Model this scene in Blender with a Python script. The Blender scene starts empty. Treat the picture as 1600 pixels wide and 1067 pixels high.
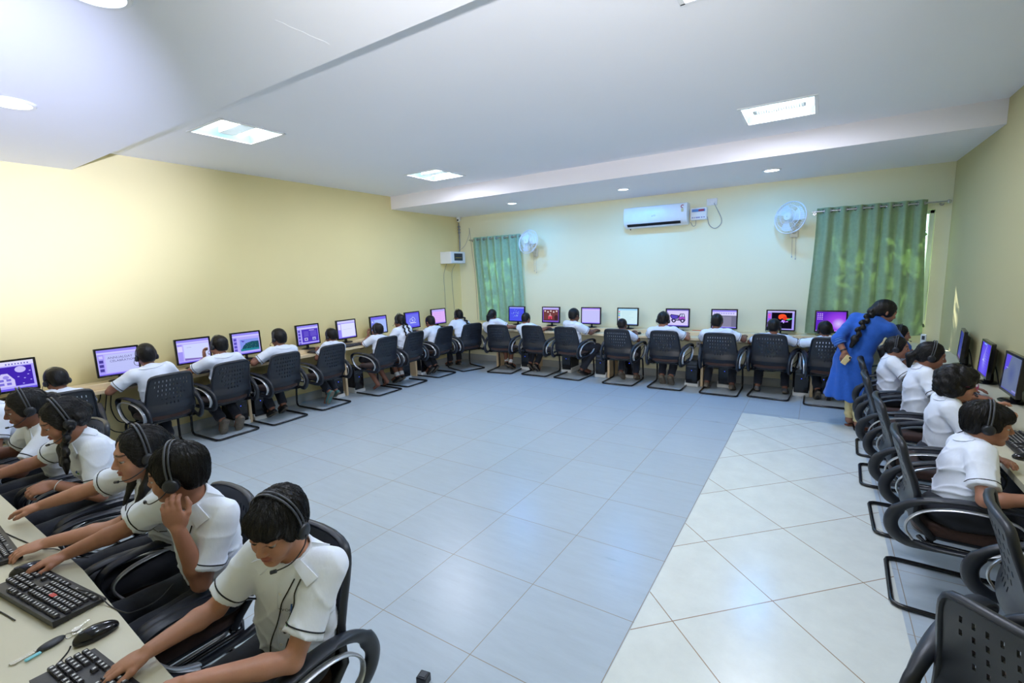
import bpy, math, random
import numpy as np
from mathutils import Vector, Matrix, Euler
from mathutils.bvhtree import BVHTree

random.seed(7)
SC = bpy.context.scene
COL = SC.collection
PI = math.pi
rad = math.radians

# ------------------------------------------------------------------ camera
def camera_axes(yaw, pitch, roll):
    cy, sy = math.cos(yaw), math.sin(yaw)
    f0 = Vector((-sy, cy, 0)); r0 = Vector((cy, sy, 0)); u0 = Vector((0, 0, 1))
    f = math.cos(pitch) * f0 + math.sin(pitch) * u0
    u = -math.sin(pitch) * f0 + math.cos(pitch) * u0
    r = math.cos(roll) * r0 + math.sin(roll) * u
    u2 = -math.sin(roll) * r0 + math.cos(roll) * u
    return r, u2, f
cam_d = bpy.data.cameras.new('camera')
cam = bpy.data.objects.new('camera', cam_d); COL.objects.link(cam)
_r, _u, _f = camera_axes(rad(32.958), rad(-8.263), rad(-1.800))
cam.matrix_world = Matrix(((_r.x, _u.x, -_f.x, 0), (_r.y, _u.y, -_f.y, 0), (_r.z, _u.z, -_f.z, 1.80986), (0, 0, 0, 1)))
cam_d.sensor_width = 36; cam_d.lens = 36 * 740.996 / 1600
cam_d.clip_start = 0.02; cam_d.clip_end = 200
SC.camera = cam

# ------------------------------------------------------------------ colour management, sky, sun
SC.view_settings.view_transform = 'Standard'
SC.view_settings.look = 'None'
SC.view_settings.exposure = 0.0
SC.view_settings.gamma = 1.0
SC.view_settings.use_curve_mapping = False
world = bpy.data.worlds.new('sky'); SC.world = world
world.use_nodes = True
_wn = world.node_tree
_bg = _wn.nodes['Background']
_sky = _wn.nodes.new('ShaderNodeTexSky'); _sky.sky_type = 'HOSEK_WILKIE'; _sky.turbidity = 4
_sky.sun_direction = (0.3, 0.6, 0.75)
_wn.links.new(_sky.outputs[0], _bg.inputs['Color'])
SKY_W = 9.0
_bg.inputs['Strength'].default_value = SKY_W
def lamp(name, kind, loc, energy, color, rot=None, **kw):
    d = bpy.data.lights.new(name, kind); d.energy = energy; d.color = color
    for k, v in kw.items(): setattr(d, k, v)
    o = bpy.data.objects.new(name, d); COL.objects.link(o); o.location = loc
    if rot is not None: o.rotation_euler = rot
    return o
def aim(o, target):
    o.rotation_euler = (Vector(target) - o.location).to_track_quat('-Z', 'Y').to_euler()
SUN_W, SUN_C = 30.0, (1.0, 0.95, 0.85)
sun = lamp('sun', 'SUN', (-2, 14, 8.2), SUN_W, SUN_C, angle=rad(0.6))
aim(sun, (-0.2, 7.9, 2.0))
# the photographer's flash, swivelled up and to the left
FLASH_W, FLASH_C = 2500.0, (0.58, 0.63, 1.0)
flash = lamp('camera_flash_and_fill', 'SPOT', (-0.02, -0.03, 1.975), FLASH_W, FLASH_C, spot_size=rad(37), spot_blend=1.0, shadow_soft_size=0.03)
aim(flash, (-6.366, 1.12, 2.80))
# added spot standing in for the flash's spill forward under the ceiling
FILL_W, FILL_C = 480.0, (0.98, 0.96, 1.0)
flash_fill = lamp('camera_flash_and_fill', 'SPOT', (0.04, -0.03, 1.985), FILL_W, FILL_C, spot_size=rad(80), spot_blend=1.0, shadow_soft_size=0.03)
aim(flash_fill, (-3.1, 5.6, 3.42))
# ceiling fittings: the lamps are made in their builders from these powers and colours
TROFFER_W, TROFFER_C = 32.5, (0.79, 0.83, 1.0)
DOWN_FAR_W, DOWN_FAR_C = 21.0, (0.03, 0.36, 1.0)
DOWN_NEAR_W, DOWN_NEAR_C = 8.0, (0.74, 0.87, 1.0)

# ------------------------------------------------------------------ materials
def lin(c):
    c = c / 255.0
    return c / 12.92 if c <= 0.04045 else ((c + 0.055) / 1.055) ** 2.4
def rgb(r, g, b): return (lin(r), lin(g), lin(b), 1.0)
MATS = {}
def mat(name, col, rough=0.5, metal=0.0, spec=0.5, bump=None, var=None, coat=0.0, sheen=0.0, attr=False, emit=0.0, trans=0.0, sss=0.0):
    m = bpy.data.materials.new(name); m.use_nodes = True
    nt = m.node_tree; b = nt.nodes['Principled BSDF']
    b.inputs['Base Color'].default_value = rgb(*col)
    b.inputs['Roughness'].default_value = rough
    b.inputs['Metallic'].default_value = metal
    b.inputs['Specular IOR Level'].default_value = spec
    b.inputs['Coat Weight'].default_value = coat
    b.inputs['Sheen Weight'].default_value = sheen
    if sss:
        b.inputs['Subsurface Weight'].default_value = sss
        b.inputs['Subsurface Radius'].default_value = (0.012, 0.005, 0.003)
        b.inputs['Subsurface Scale'].default_value = 1.0
    tc = nt.nodes.new('ShaderNodeTexCoord')
    src = None
    if attr:
        a = nt.nodes.new('ShaderNodeVertexColor'); a.layer_name = 'Col'; src = a.outputs[0]
    if var:
        n = nt.nodes.new('ShaderNodeTexNoise'); n.inputs['Scale'].default_value = var[0]; n.inputs['Detail'].default_value = 5
        nt.links.new(tc.outputs['Object'], n.inputs['Vector'])
        mr = nt.nodes.new('ShaderNodeMapRange'); mr.inputs[1].default_value = 0.3; mr.inputs[2].default_value = 0.7
        mr.inputs[3].default_value = 1 - var[1]; mr.inputs[4].default_value = 1 + var[1]
        nt.links.new(n.outputs[0], mr.inputs[0])
        mx = nt.nodes.new('ShaderNodeMix'); mx.data_type = 'RGBA'; mx.blend_type = 'MULTIPLY'; mx.inputs[0].default_value = 1
        if src is not None: nt.links.new(src, mx.inputs[6])
        else: mx.inputs[6].default_value = rgb(*col)
        nt.links.new(mr.outputs[0], mx.inputs[7]); src = mx.outputs[2]
    if src is not None: nt.links.new(src, b.inputs['Base Color'])
    if bump:
        n = nt.nodes.new('ShaderNodeTexNoise'); n.inputs['Scale'].default_value = bump[0]; n.inputs['Detail'].default_value = 4
        mp = nt.nodes.new('ShaderNodeMapping'); mp.inputs['Scale'].default_value = bump[2] if len(bump) > 2 else (1, 1, 1)
        nt.links.new(tc.outputs['Object'], mp.inputs['Vector']); nt.links.new(mp.outputs[0], n.inputs['Vector'])
        bp = nt.nodes.new('ShaderNodeBump'); bp.inputs['Strength'].default_value = bump[1]; bp.inputs['Distance'].default_value = 0.01
        nt.links.new(n.outputs[0], bp.inputs['Height']); nt.links.new(bp.outputs[0], b.inputs['Normal'])
    if emit:
        b.inputs['Emission Color'].default_value = rgb(*col); b.inputs['Emission Strength'].default_value = emit
    if trans: b.inputs['Transmission Weight'].default_value = trans
    MATS[name] = m
    return m
def emat(name, col, strength=1.0):
    """a lit display colour"""
    m = bpy.data.materials.new(name); m.use_nodes = True
    nt = m.node_tree; nt.nodes.remove(nt.nodes['Principled BSDF'])
    e = nt.nodes.new('ShaderNodeEmission'); e.inputs[0].default_value = rgb(*col); e.inputs[1].default_value = strength
    nt.links.new(e.outputs[0], nt.nodes['Material Output'].inputs[0])
    MATS[name] = m
    return m

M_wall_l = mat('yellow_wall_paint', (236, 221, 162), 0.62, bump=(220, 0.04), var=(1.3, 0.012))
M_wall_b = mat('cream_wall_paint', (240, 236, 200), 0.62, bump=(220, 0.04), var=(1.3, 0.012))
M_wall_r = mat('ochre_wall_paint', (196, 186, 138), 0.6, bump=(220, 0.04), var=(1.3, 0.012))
M_ceil = mat('ceiling_white_paint', (243, 244, 248), 0.8, bump=(160, 0.03), var=(0.9, 0.01))
M_beam = mat('soffit_white_paint', (246, 242, 246), 0.75, bump=(160, 0.03), var=(0.9, 0.01))
M_skirt = mat('skirting_grey_tile', (176, 180, 178), 0.35, var=(6, 0.05))
M_wood = mat('beech_laminate', (226, 200, 158), 0.42, bump=(30, 0.05, (1, 14, 1)), var=(9, 0.06))
M_sidetop = mat('pale_beech_laminate', (232, 211, 170), 0.38, bump=(40, 0.04, (1, 10, 1)), var=(6, 0.05))
M_desktop = mat('cream_laminate', (200, 195, 172), 0.35, bump=(90, 0.02), var=(5, 0.03))
M_black = mat('black_plastic', (31, 35, 43), 0.38, bump=(350, 0.06), var=(20, 0.06))
M_blackgl = mat('gloss_black_plastic', (20, 20, 24), 0.16, var=(20, 0.05))
M_key = mat('keycap_black', (58, 58, 62), 0.5, bump=(300, 0.05))
M_kbody = mat('keyboard_black', (32, 32, 36), 0.4, bump=(300, 0.06))
M_legend = mat('keycap_legend_grey', (205, 205, 205), 0.6, var=(60, 0.05))
M_red = mat('red_sticker', (196, 66, 58), 0.5, var=(30, 0.1))
M_maroon = mat('maroon_seat_fabric', (64, 42, 37), 0.85, bump=(500, 0.25), var=(60, 0.15), sheen=0.2)
M_tube = mat('black_enamel_tube', (24, 24, 27), 0.22, var=(20, 0.05))
M_trim = mat('silver_trim', (205, 208, 212), 0.28, metal=0.6, var=(20, 0.04))
M_steel = mat('brushed_steel', (190, 192, 195), 0.25, metal=0.95, bump=(300, 0.05))
M_white = mat('white_plastic', (236, 238, 240), 0.35, var=(10, 0.02))
M_whitebox = mat('white_stand_plastic', (225, 226, 222), 0.5, var=(10, 0.04))
M_grey = mat('grey_plastic', (140, 144, 150), 0.45, var=(10, 0.04))
M_dgrey = mat('dark_grey_plastic', (62, 66, 74), 0.42, var=(20, 0.05))
M_cable = mat('black_cable', (22, 22, 24), 0.5, var=(20, 0.05))
M_gcable = mat('grey_cable', (150, 150, 148), 0.5, var=(20, 0.05))
M_shirt = mat('white_uniform_cotton', (230, 237, 250), 0.8, bump=(11, 0.55, (1, 1, .6)), var=(14, 0.025), sheen=0.15)
M_pants = mat('navy_black_trousers', (33, 36, 46), 0.85, bump=(30, 0.3), var=(20, 0.08), sheen=0.1)
M_pipe = mat('navy_piping', (28, 32, 46), 0.7, var=(40, 0.08))
M_hair = mat('black_hair', (13, 11, 12), 0.45, bump=(120, 0.35, (1, 1, 0.3)), var=(60, 0.25), spec=0.35)
M_skin = mat('brown_skin', (160, 108, 82), 0.48, attr=True, bump=(160, 0.05), var=(30, 0.04), sss=0.12, spec=0.4)
M_blue = mat('royal_blue_cotton', (24, 86, 178), 0.8, bump=(30, 0.35), var=(40, 0.06), sheen=0.15)
M_cream = mat('cream_leggings', (222, 204, 150), 0.85, bump=(60, 0.3), var=(30, 0.05))
M_shoe = mat('black_shoe_leather', (30, 28, 28), 0.45, bump=(80, 0.1), var=(20, 0.1))
M_sole = mat('dusty_shoe_sole', (118, 108, 94), 0.8, bump=(80, 0.3), var=(40, 0.15))
M_sneak = mat('teal_sneaker', (74, 122, 120), 0.7, bump=(80, 0.3), var=(30, 0.2))
M_greysneak = mat('grey_sneaker', (104, 104, 108), 0.7, bump=(80, 0.3), var=(30, 0.2))
M_sandal = mat('brown_sandal_leather', (120, 72, 54), 0.6, bump=(80, 0.2), var=(30, 0.1))
M_sock = mat('white_sock_knit', (225, 225, 222), 0.9, bump=(250, 0.3), var=(30, 0.04))
M_eyew = mat('eye_white', (225, 220, 214), 0.15, attr=True)
M_pink = mat('pink_plastic', (190, 70, 130), 0.3, var=(20, 0.05))
M_orange = mat('orange_plastic', (236, 104, 52), 0.45, var=(20, 0.05))
M_brass = mat('ring_gold', (214, 170, 84), 0.25, metal=0.9, var=(20, 0.03))
M_keysteel = mat('key_nickel', (200, 198, 190), 0.25, metal=0.9, bump=(200, 0.05))
M_cyan = mat('cyan_plastic', (120, 200, 214), 0.4, var=(20, 0.05))
M_dark = mat('dark_cavity', (12, 12, 14), 0.8, var=(10, 0.05))
M_lensgl = mat('camera_lens_glass', (10, 10, 14), 0.08)
M_fanblade = mat('fan_blade_plastic', (222, 224, 222), 0.3, var=(10, 0.03))
M_fanhub = mat('fan_hub_cream', (214, 210, 190), 0.35, var=(10, 0.03))
M_reflector = mat('troffer_reflector', (205, 232, 236), 0.3, var=(10, 0.02))
M_sticker_b = mat('label_blue', (92, 140, 205), 0.5, var=(30, 0.1))
M_sticker_r = mat('label_red', (170, 60, 80), 0.5, var=(30, 0.1))
M_sticker_y = mat('label_yellow', (226, 196, 70), 0.5, var=(30, 0.1))
M_sticker_v = mat('label_violet_grey', (150, 150, 190), 0.5, var=(30, 0.1))
M_sticker_c = mat('label_pale_yellow', (214, 206, 160), 0.5, var=(30, 0.1))
M_sticker_g = mat('label_green', (90, 160, 80), 0.5, var=(30, 0.1))
M_leafblue = mat('emblem_blue', (44, 96, 176), 0.7, var=(40, 0.05))
M_leafgreen = mat('emblem_green', (106, 176, 84), 0.7, var=(40, 0.05))
M_inkgrey = mat('embroidery_navy', (52, 60, 78), 0.8, var=(40, 0.08))
M_foliage = mat('outdoor_foliage', (70, 120, 50), 0.7, var=(8, 0.3))
M_led = emat('led_blue', (60, 90, 255), 4.0)
M_ledg = emat('led_green', (150, 255, 120), 3.0)
M_tube_on = emat('fluorescent_tube_lit', (235, 250, 255), 9.0)
M_down_on = emat('downlight_lit', (225, 240, 255), 9.0)

def glass_mat(name, col, rough):
    m = bpy.data.materials.new(name); m.use_nodes = True
    nt = m.node_tree; b = nt.nodes['Principled BSDF']
    g = nt.nodes.new('ShaderNodeBsdfTransparent'); g.inputs[0].default_value = (*col, 1)
    gl = nt.nodes.new('ShaderNodeBsdfGlossy'); gl.inputs['Roughness'].default_value = rough
    mx = nt.nodes.new('ShaderNodeMixShader'); mx.inputs[0].default_value = 0.08
    nt.links.new(g.outputs[0], mx.inputs[1]); nt.links.new(gl.outputs[0], mx.inputs[2])
    nt.nodes.remove(b); nt.links.new(mx.outputs[0], nt.nodes['Material Output'].inputs[0])
    return m
M_glass = glass_mat('window_glass', (0.93, 0.97, 0.97), 0.02)
M_fancover = glass_mat('clear_fan_guard', (0.9, 0.93, 0.95), 0.1)

def curtain_mat(name, col):
    m = mat(name, col, 0.9, bump=(90, 0.25, (1, 1, 0.15)), var=(22, 0.10), sheen=0.2)
    nt = m.node_tree; b = nt.nodes['Principled BSDF']
    t = nt.nodes.new('ShaderNodeBsdfTranslucent'); t.inputs[0].default_value = rgb(col[0] + 25, col[1] + 30, col[2] + 10)
    mx = nt.nodes.new('ShaderNodeMixShader'); mx.inputs[0].default_value = 0.26
    nt.links.new(b.outputs[0], mx.inputs[1]); nt.links.new(t.outputs[0], mx.inputs[2])
    nt.links.new(mx.outputs[0], nt.nodes['Material Output'].inputs[0])
    return m
M_curt = curtain_mat('green_curtain_cloth', (160, 180, 146))
M_curt2 = curtain_mat('sea_green_curtain_cloth', (164, 198, 174))

def tile_mat(name, col, grout, x0, y0, pitch, ang, rough, width, streak):
    m = mat(name, col, rough, spec=0.5)
    nt = m.node_tree; b = nt.nodes['Principled BSDF']; N = nt.nodes.new; Lk = nt.links.new
    geo = N('ShaderNodeNewGeometry')
    mp = N('ShaderNodeMapping'); mp.vector_type = 'TEXTURE'
    mp.inputs['Location'].default_value = (x0, y0, 0); mp.inputs['Rotation'].default_value = (0, 0, ang); mp.inputs['Scale'].default_value = (pitch, pitch, 1)
    Lk(geo.outputs['Position'], mp.inputs['Vector'])
    sp = N('ShaderNodeSeparateXYZ'); Lk(mp.outputs[0], sp.inputs[0])
    def math_(op, a, bb=None):
        n = N('ShaderNodeMath'); n.operation = op
        for i, v in enumerate((a, bb)):
            if v is None: continue
            if isinstance(v, (int, float)): n.inputs[i].default_value = v
            else: Lk(v, n.inputs[i])
        return n.outputs[0]
    dist = None
    for k in (0, 1):
        f = math_('SUBTRACT', math_('FRACT', sp.outputs[k]), 0.5)
        d = math_('SUBTRACT', 0.5, math_('ABSOLUTE', f))
        dist = d if dist is None else math_('MINIMUM', dist, d)
    g = math_('LESS_THAN', dist, width / pitch)
    # per tile tint
    fl = N('ShaderNodeVectorMath'); fl.operation = 'FLOOR'; Lk(mp.outputs[0], fl.inputs[0])
    wn = N('ShaderNodeTexWhiteNoise'); Lk(fl.outputs[0], wn.inputs['Vector'])
    ns = N('ShaderNodeTexNoise'); ns.inputs['Scale'].default_value = 3.0; ns.inputs['Detail'].default_value = 8; ns.inputs['Roughness'].default_value = 0.7
    mp2 = N('ShaderNodeMapping'); mp2.inputs['Scale'].default_value = streak
    Lk(geo.outputs['Position'], mp2.inputs['Vector']); Lk(mp2.outputs[0], ns.inputs['Vector'])
    val = math_('ADD', math_('MULTIPLY', math_('SUBTRACT', ns.outputs[0], 0.5), 0.28), math_('MULTIPLY', math_('SUBTRACT', wn.outputs[0], 0.5), 0.05))
    val = math_('ADD', val, 1.0)
    mx = N('ShaderNodeMix'); mx.data_type = 'RGBA'; mx.blend_type = 'MULTIPLY'; mx.inputs[0].default_value = 1
    mx.inputs[6].default_value = rgb(*col); Lk(val, mx.inputs[7])
    m2 = N('ShaderNodeMix'); m2.data_type = 'RGBA'; Lk(g, m2.inputs[0]); Lk(mx.outputs[2], m2.inputs[6]); m2.inputs[7].default_value = rgb(*grout)
    Lk(m2.outputs[2], b.inputs['Base Color'])
    r2 = math_('ADD', rough, math_('MULTIPLY', math_('SUBTRACT', ns.outputs[0], 0.5), 0.15)); Lk(r2, b.inputs['Roughness'])
    return m
M_tile_b = tile_mat('blue_grey_floor_tile', (178, 190, 198), (150, 138, 120), -1.320, 2.178, 0.6, 0, 0.30, 0.0022, (1.2, 7, 1))
M_tile_w = tile_mat('ivory_floor_tile', (222, 226, 218), (160, 138, 112), -0.548, 2.288, 0.6, PI / 4, 0.24, 0.0028, (2, 2, 1))

# ------------------------------------------------------------------ mesh helpers
class MB:
    """collects shapes for ONE mesh"""
    def __init__(self): self.v = []; self.f = []; self.m = []
    def add(self, vs, fs, mi=0, M=None):
        o = len(self.v)
        self.v += [tuple(M @ Vector(p)) if M is not None else tuple(p) for p in vs]
        self.f += [tuple(i + o for i in q) for q in fs]; self.m += [mi] * len(fs)
        return self
    def box(self, c, size, mi=0, b=0.0, M=None):
        hx, hy, hz = size[0] / 2, size[1] / 2, size[2] / 2
        b = min(b, hx * .95, hy * .95, hz * .95)
        if b <= 0:
            vs = [(c[0] + x * hx, c[1] + y * hy, c[2] + z * hz) for x in (-1, 1) for y in (-1, 1) for z in (-1, 1)]
            return self.add(vs, [(0, 1, 3, 2), (4, 6, 7, 5), (0, 4, 5, 1), (2, 3, 7, 6), (0, 2, 6, 4), (1, 5, 7, 3)], mi, M)
        vs, ix = [], {}
        for x in (-1, 1):
            for y in (-1, 1):
                for z in (-1, 1):
                    for a in range(3):
                        d = [hx - b, hy - b, hz - b]; d[a] += b
                        ix[x, y, z, a] = len(vs); vs.append((c[0] + x * d[0], c[1] + y * d[1], c[2] + z * d[2]))
        fs = []
        S = (-1, 1)
        for s in S:
            fs += [[ix[s, -1, -1, 0], ix[s, 1, -1, 0], ix[s, 1, 1, 0], ix[s, -1, 1, 0]], [ix[-1, s, -1, 1], ix[1, s, -1, 1], ix[1, s, 1, 1], ix[-1, s, 1, 1]], [ix[-1, -1, s, 2], ix[1, -1, s, 2], ix[1, 1, s, 2], ix[-1, 1, s, 2]]]
            for t in S:
                fs += [[ix[-1, s, t, 1], ix[1, s, t, 1], ix[1, s, t, 2], ix[-1, s, t, 2]], [ix[s, -1, t, 0], ix[s, 1, t, 0], ix[s, 1, t, 2], ix[s, -1, t, 2]], [ix[s, t, -1, 0], ix[s, t, 1, 0], ix[s, t, 1, 1], ix[s, t, -1, 1]]]
                for u in S: fs.append([ix[s, t, u, 0], ix[s, t, u, 1], ix[s, t, u, 2]])
        return self.add(vs, fs, mi, M)
    def tube(self, pts, r, n=8, closed=False, mi=0, up=None, r2=None, M=None):
        """sweep; r may be a list; r2 = radius along the 'up' side for a flat section"""
        P = [Vector(p) for p in pts]; k = len(P)
        T = []
        for i in range(k):
            a = P[i - 1] if (closed or i > 0) else P[i]
            b = P[(i + 1) % k] if (closed or i < k - 1) else P[i]
            t = (b - a); T.append(t.normalized() if t.length > 1e-9 else Vector((0, 0, 1)))
        nrm = Vector(up) if up is not None else (Vector((0, 0, 1)) if abs(T[0].z) < .9 else Vector((1, 0, 0)))
        vs, fs = [], []
        for i in range(k):
            if up is not None: nrm = Vector(up)
            nrm = nrm - T[i] * nrm.dot(T[i])
            if nrm.length < 1e-6: nrm = T[i].orthogonal()
            nrm.normalize(); bi = T[i].cross(nrm)
            ra = r[i] if isinstance(r, (list, tuple)) else r
            rb = ra if r2 is None else (r2[i] if isinstance(r2, (list, tuple)) else r2)
            for j in range(n):
                a = 2 * PI * j / n
                vs.append(P[i] + bi * (math.cos(a) * ra) + nrm * (math.sin(a) * rb))
        for i in range(k if closed else k - 1):
            for j in range(n):
                a, b = i * n + j, i * n + (j + 1) % n
                c, d = ((i + 1) % k) * n + (j + 1) % n, ((i + 1) % k) * n + j
                fs.append((a, b, c, d))
        if not closed:
            fs.append(tuple(range(n - 1, -1, -1))); fs.append(tuple((k - 1) * n + j for j in range(n)))
        return self.add(vs, fs, mi, M)
    def cyl(self, a, b, r1, r2=None, n=20, mi=0, M=None):
        return self.tube([a, b], [r1, r1 if r2 is None else r2], n, mi=mi, M=M)
    def lathe(self, prof, n=24, mi=0, M=None):
        vs, fs = [], []
        for (r, z) in prof:
            for j in range(n):
                a = 2 * PI * j / n; vs.append((r * math.cos(a), r * math.sin(a), z))
        for i in range(len(prof) - 1):
            for j in range(n): fs.append((i * n + j, i * n + (j + 1) % n, (i + 1) * n + (j + 1) % n, (i + 1) * n + j))
        fs.append(tuple(range(n - 1, -1, -1))); fs.append(tuple((len(prof) - 1) * n + j for j in range(n)))
        return self.add(vs, fs, mi, M)
    def ball(self, c, r, n=12, mi=0, M=None):
        rx, ry, rz = (r, r, r) if isinstance(r, (int, float)) else r
        vs, fs = [(c[0], c[1], c[2] - rz)], []
        m = max(6, n // 2 * 1)
        for i in range(1, m):
            t = PI * i / m - PI / 2
            for j in range(n):
                a = 2 * PI * j / n
                vs.append((c[0] + rx * math.cos(t) * math.cos(a), c[1] + ry * math.cos(t) * math.sin(a), c[2] + rz * math.sin(t)))
        vs.append((c[0], c[1], c[2] + rz)); last = len(vs) - 1
        for j in range(n): fs.append((0, 1 + (j + 1) % n, 1 + j)); fs.append((last, last - n + j, last - n + (j + 1) % n))
        for i in range(m - 2):
            for j in range(n): fs.append((1 + i * n + j, 1 + i * n + (j + 1) % n, 1 + (i + 1) * n + (j + 1) % n, 1 + (i + 1) * n + j))
        return self.add(vs, fs, mi, M)
    def prism(self, poly, h0, h1, mi=0, M=None):
        """polygon in local xy, from z=h0 to z=h1"""
        n = len(poly)
        vs = [(x, y, h0) for x, y in poly] + [(x, y, h1) for x, y in poly]
        fs = [tuple(range(n - 1, -1, -1)), tuple(range(n, 2 * n))] + [(i, (i + 1) % n, n + (i + 1) % n, n + i) for i in range(n)]
        return self.add(vs, fs, mi, M)
    def flat(self, poly, z=0.0, mi=0, M=None):
        return self.add([(x, y, z) for x, y in poly], [tuple(range(len(poly)))], mi, M)
    def mesh(self, name, mats, smooth=35, fix=True):
        me = bpy.data.meshes.new(name)
        me.from_pydata(self.v, [], self.f)
        for m in (mats if isinstance(mats, (list, tuple)) else [mats]): me.materials.append(m)
        me.polygons.foreach_set('material_index', self.m)
        if fix:
            import bmesh
            bm = bmesh.new(); bm.from_mesh(me); bmesh.ops.recalc_face_normals(bm, faces=bm.faces); bm.to_mesh(me); bm.free()
        if smooth:
            me.shade_smooth(); me.set_sharp_from_angle(angle=rad(smooth))
        me.update()
        return me
    def build(self, name, mats, parent=None, smooth=35, fix=True, label=None):
        return link(name, self.mesh(name, mats, smooth, fix), parent, label)
def link(name, me, parent=None, label=None):
    o = bpy.data.objects.new(name, me); COL.objects.link(o)
    if parent is not None: o.parent = parent
    if label: o['label'] = label
    return o
def tag(o, label=None, cat=None, group=None, kind=None):
    for k, v in (('label', label), ('category', cat), ('group', group), ('kind', kind)):
        if v: o[k] = v
    return o
def thing(name, label, cat, loc=(0, 0, 0), rz=0.0, group=None, matrix=None):
    o = bpy.data.objects.new(name, None); COL.objects.link(o); o.empty_display_size = 0.1
    if matrix is not None: o.matrix_world = matrix
    else: o.location = loc; o.rotation_euler = (0, 0, rz)
    return tag(o, label, cat, group)
def struct(name, mb, m, smooth=0):
    o = mb.build(name, m, None, smooth); o['kind'] = 'structure'; return o
def dup(root, loc, rz, label, group=None, scale=None, matrix=None):
    """copy of a thing, its parts and sub-parts"""
    def cp(o, parent):
        c = o.copy(); COL.objects.link(c); c.parent = parent
        if parent is not None: c.matrix_parent_inverse = o.matrix_parent_inverse.copy()
        for ch in o.children: cp(ch, c)
        return c
    r = cp(root, None)
    if matrix is not None: r.matrix_world = matrix
    else: r.location = loc; r.rotation_euler = (0, 0, rz)
    r['label'] = label
    if group: r['group'] = group
    return r
def rounded_rect(w, h, r, n=4):
    out = []
    for cx, cy, a0 in ((w / 2 - r, h / 2 - r, 0), (-w / 2 + r, h / 2 - r, 90), (-w / 2 + r, -h / 2 + r, 180), (w / 2 - r, -h / 2 + r, 270)):
        for i in range(n + 1):
            a = rad(a0 + 90 * i / n); out.append((cx + r * math.cos(a), cy + r * math.sin(a)))
    return out
def smooth_path(pts, n=6, closed=False):
    """Catmull-Rom through pts"""
    P = [Vector(p) for p in pts]; k = len(P); out = []
    for i in range(k if closed else k - 1):
        p0 = P[i - 1] if (closed or i > 0) else P[i]; p1 = P[i]; p2 = P[(i + 1) % k]
        p3 = P[(i + 2) % k] if (closed or i + 2 < k) else p2
        for j in range(n):
            t = j / n
            out.append(0.5 * ((2 * p1) + (p2 - p0) * t + (2 * p0 - 5 * p1 + 4 * p2 - p3) * t * t + (3 * p1 - p0 - 3 * p2 + p3) * t ** 3))
    if not closed: out.append(P[-1])
    return out
def text_faces(s, size, align='CENTER'):
    """flat letter shapes (vertices, faces) in the xy plane"""
    cu = bpy.data.curves.new('lettering', 'FONT'); cu.body = s; cu.size = size; cu.align_x = align; cu.align_y = 'CENTER'
    cu.resolution_u = 2
    o = bpy.data.objects.new('lettering', cu); COL.objects.link(o)
    dg = bpy.context.evaluated_depsgraph_get(); dg.update()
    me = bpy.data.meshes.new_from_object(o.evaluated_get(dg))
    vs = [tuple(v.co) for v in me.vertices]; fs = [tuple(p.vertices) for p in me.polygons]
    bpy.data.objects.remove(o); bpy.data.curves.remove(cu); bpy.data.meshes.remove(me)
    return vs, fs

# ------------------------------------------------------------------ the room
XL, XR, YB, YF = -6.366, 1.314, 7.905, -0.14
ZC, ZS, YS, YN = 3.184, 2.967, 6.069, 1.80
def slab(mb, axis, a0, a1, u0, u1, v0, v1, holes=(), mi=0):
    """slab across 'axis' between a0..a1 with rectangular holes (u0,u1,v0,v1)"""
    us = sorted({u0, u1, *[h[0] for h in holes], *[h[1] for h in holes]})
    vs = sorted({v0, v1, *[h[2] for h in holes], *[h[3] for h in holes]})
    for i in range(len(us) - 1):
        for j in range(len(vs) - 1):
            cu, cv = (us[i] + us[i + 1]) / 2, (vs[j] + vs[j + 1]) / 2
            if any(h[0] < cu < h[1] and h[2] < cv < h[3] for h in holes): continue
            du, dv, da = us[i + 1] - us[i], vs[j + 1] - vs[j], a1 - a0
            ca = (a0 + a1) / 2
            if axis == 'x': mb.box((ca, cu, cv), (da, du, dv), mi)
            elif axis == 'y': mb.box((cu, ca, cv), (du, da, dv), mi)
            else: mb.box((cu, cv, ca), (du, dv, da), mi)
    return mb
fl = MB()
WX0, WX1, WY1 = -0.715, 0.452, 6.31
for (x0, x1, y0, y1, mi) in ((XL - .2, WX0, YF - .2, YB + .2, 0), (WX0, WX1, WY1, YB + .2, 0), (WX1, XR + .2, YF - .2, YB + .2, 0), (WX0, WX1, YF - .2, WY1, 1)):
    fl.box(((x0 + x1) / 2, (y0 + y1) / 2, -.05), (x1 - x0, y1 - y0, .1), mi)
struct('floor', fl, [M_tile_b, M_tile_w])
TROFFERS = [(-4.64, 2.56), (-4.57, 5.22), (-0.39, 5.17), (-0.39, 2.52)]
TH = 0.29
struct('ceiling', slab(MB(), 'z', ZC, ZC + .2, XL - .2, XR + .2, YF - .2, YB + .2, [(x - TH, x + TH, y - TH, y + TH) for x, y in TROFFERS]), M_ceil)
struct('trim_1', MB().box(((XL + XR) / 2, (YS + YB) / 2, (ZS + ZC) / 2 + .002), (XR - XL, YB - YS, ZC - ZS + .004)), M_beam)
struct('trim_2', MB().box(((XL + XR) / 2, (YF + YN) / 2, (ZS + ZC) / 2 + .002), (XR - XL, YN - YF, ZC - ZS + .004)), M_ceil)
struct('wall_left', MB().box((XL - .1, (YF + YB) / 2, ZC / 2), (.2, YB - YF + .4, ZC)), M_wall_l)
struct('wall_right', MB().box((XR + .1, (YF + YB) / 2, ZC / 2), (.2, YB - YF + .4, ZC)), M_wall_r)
struct('wall_front', MB().box(((XL + XR) / 2, YF - .1, ZC / 2), (XR - XL, .2, ZC)), M_wall_r)
WINS = [(-5.78, -4.95, 1.0, 2.36), (0.02, 1.165, .95, 2.42)]
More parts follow.
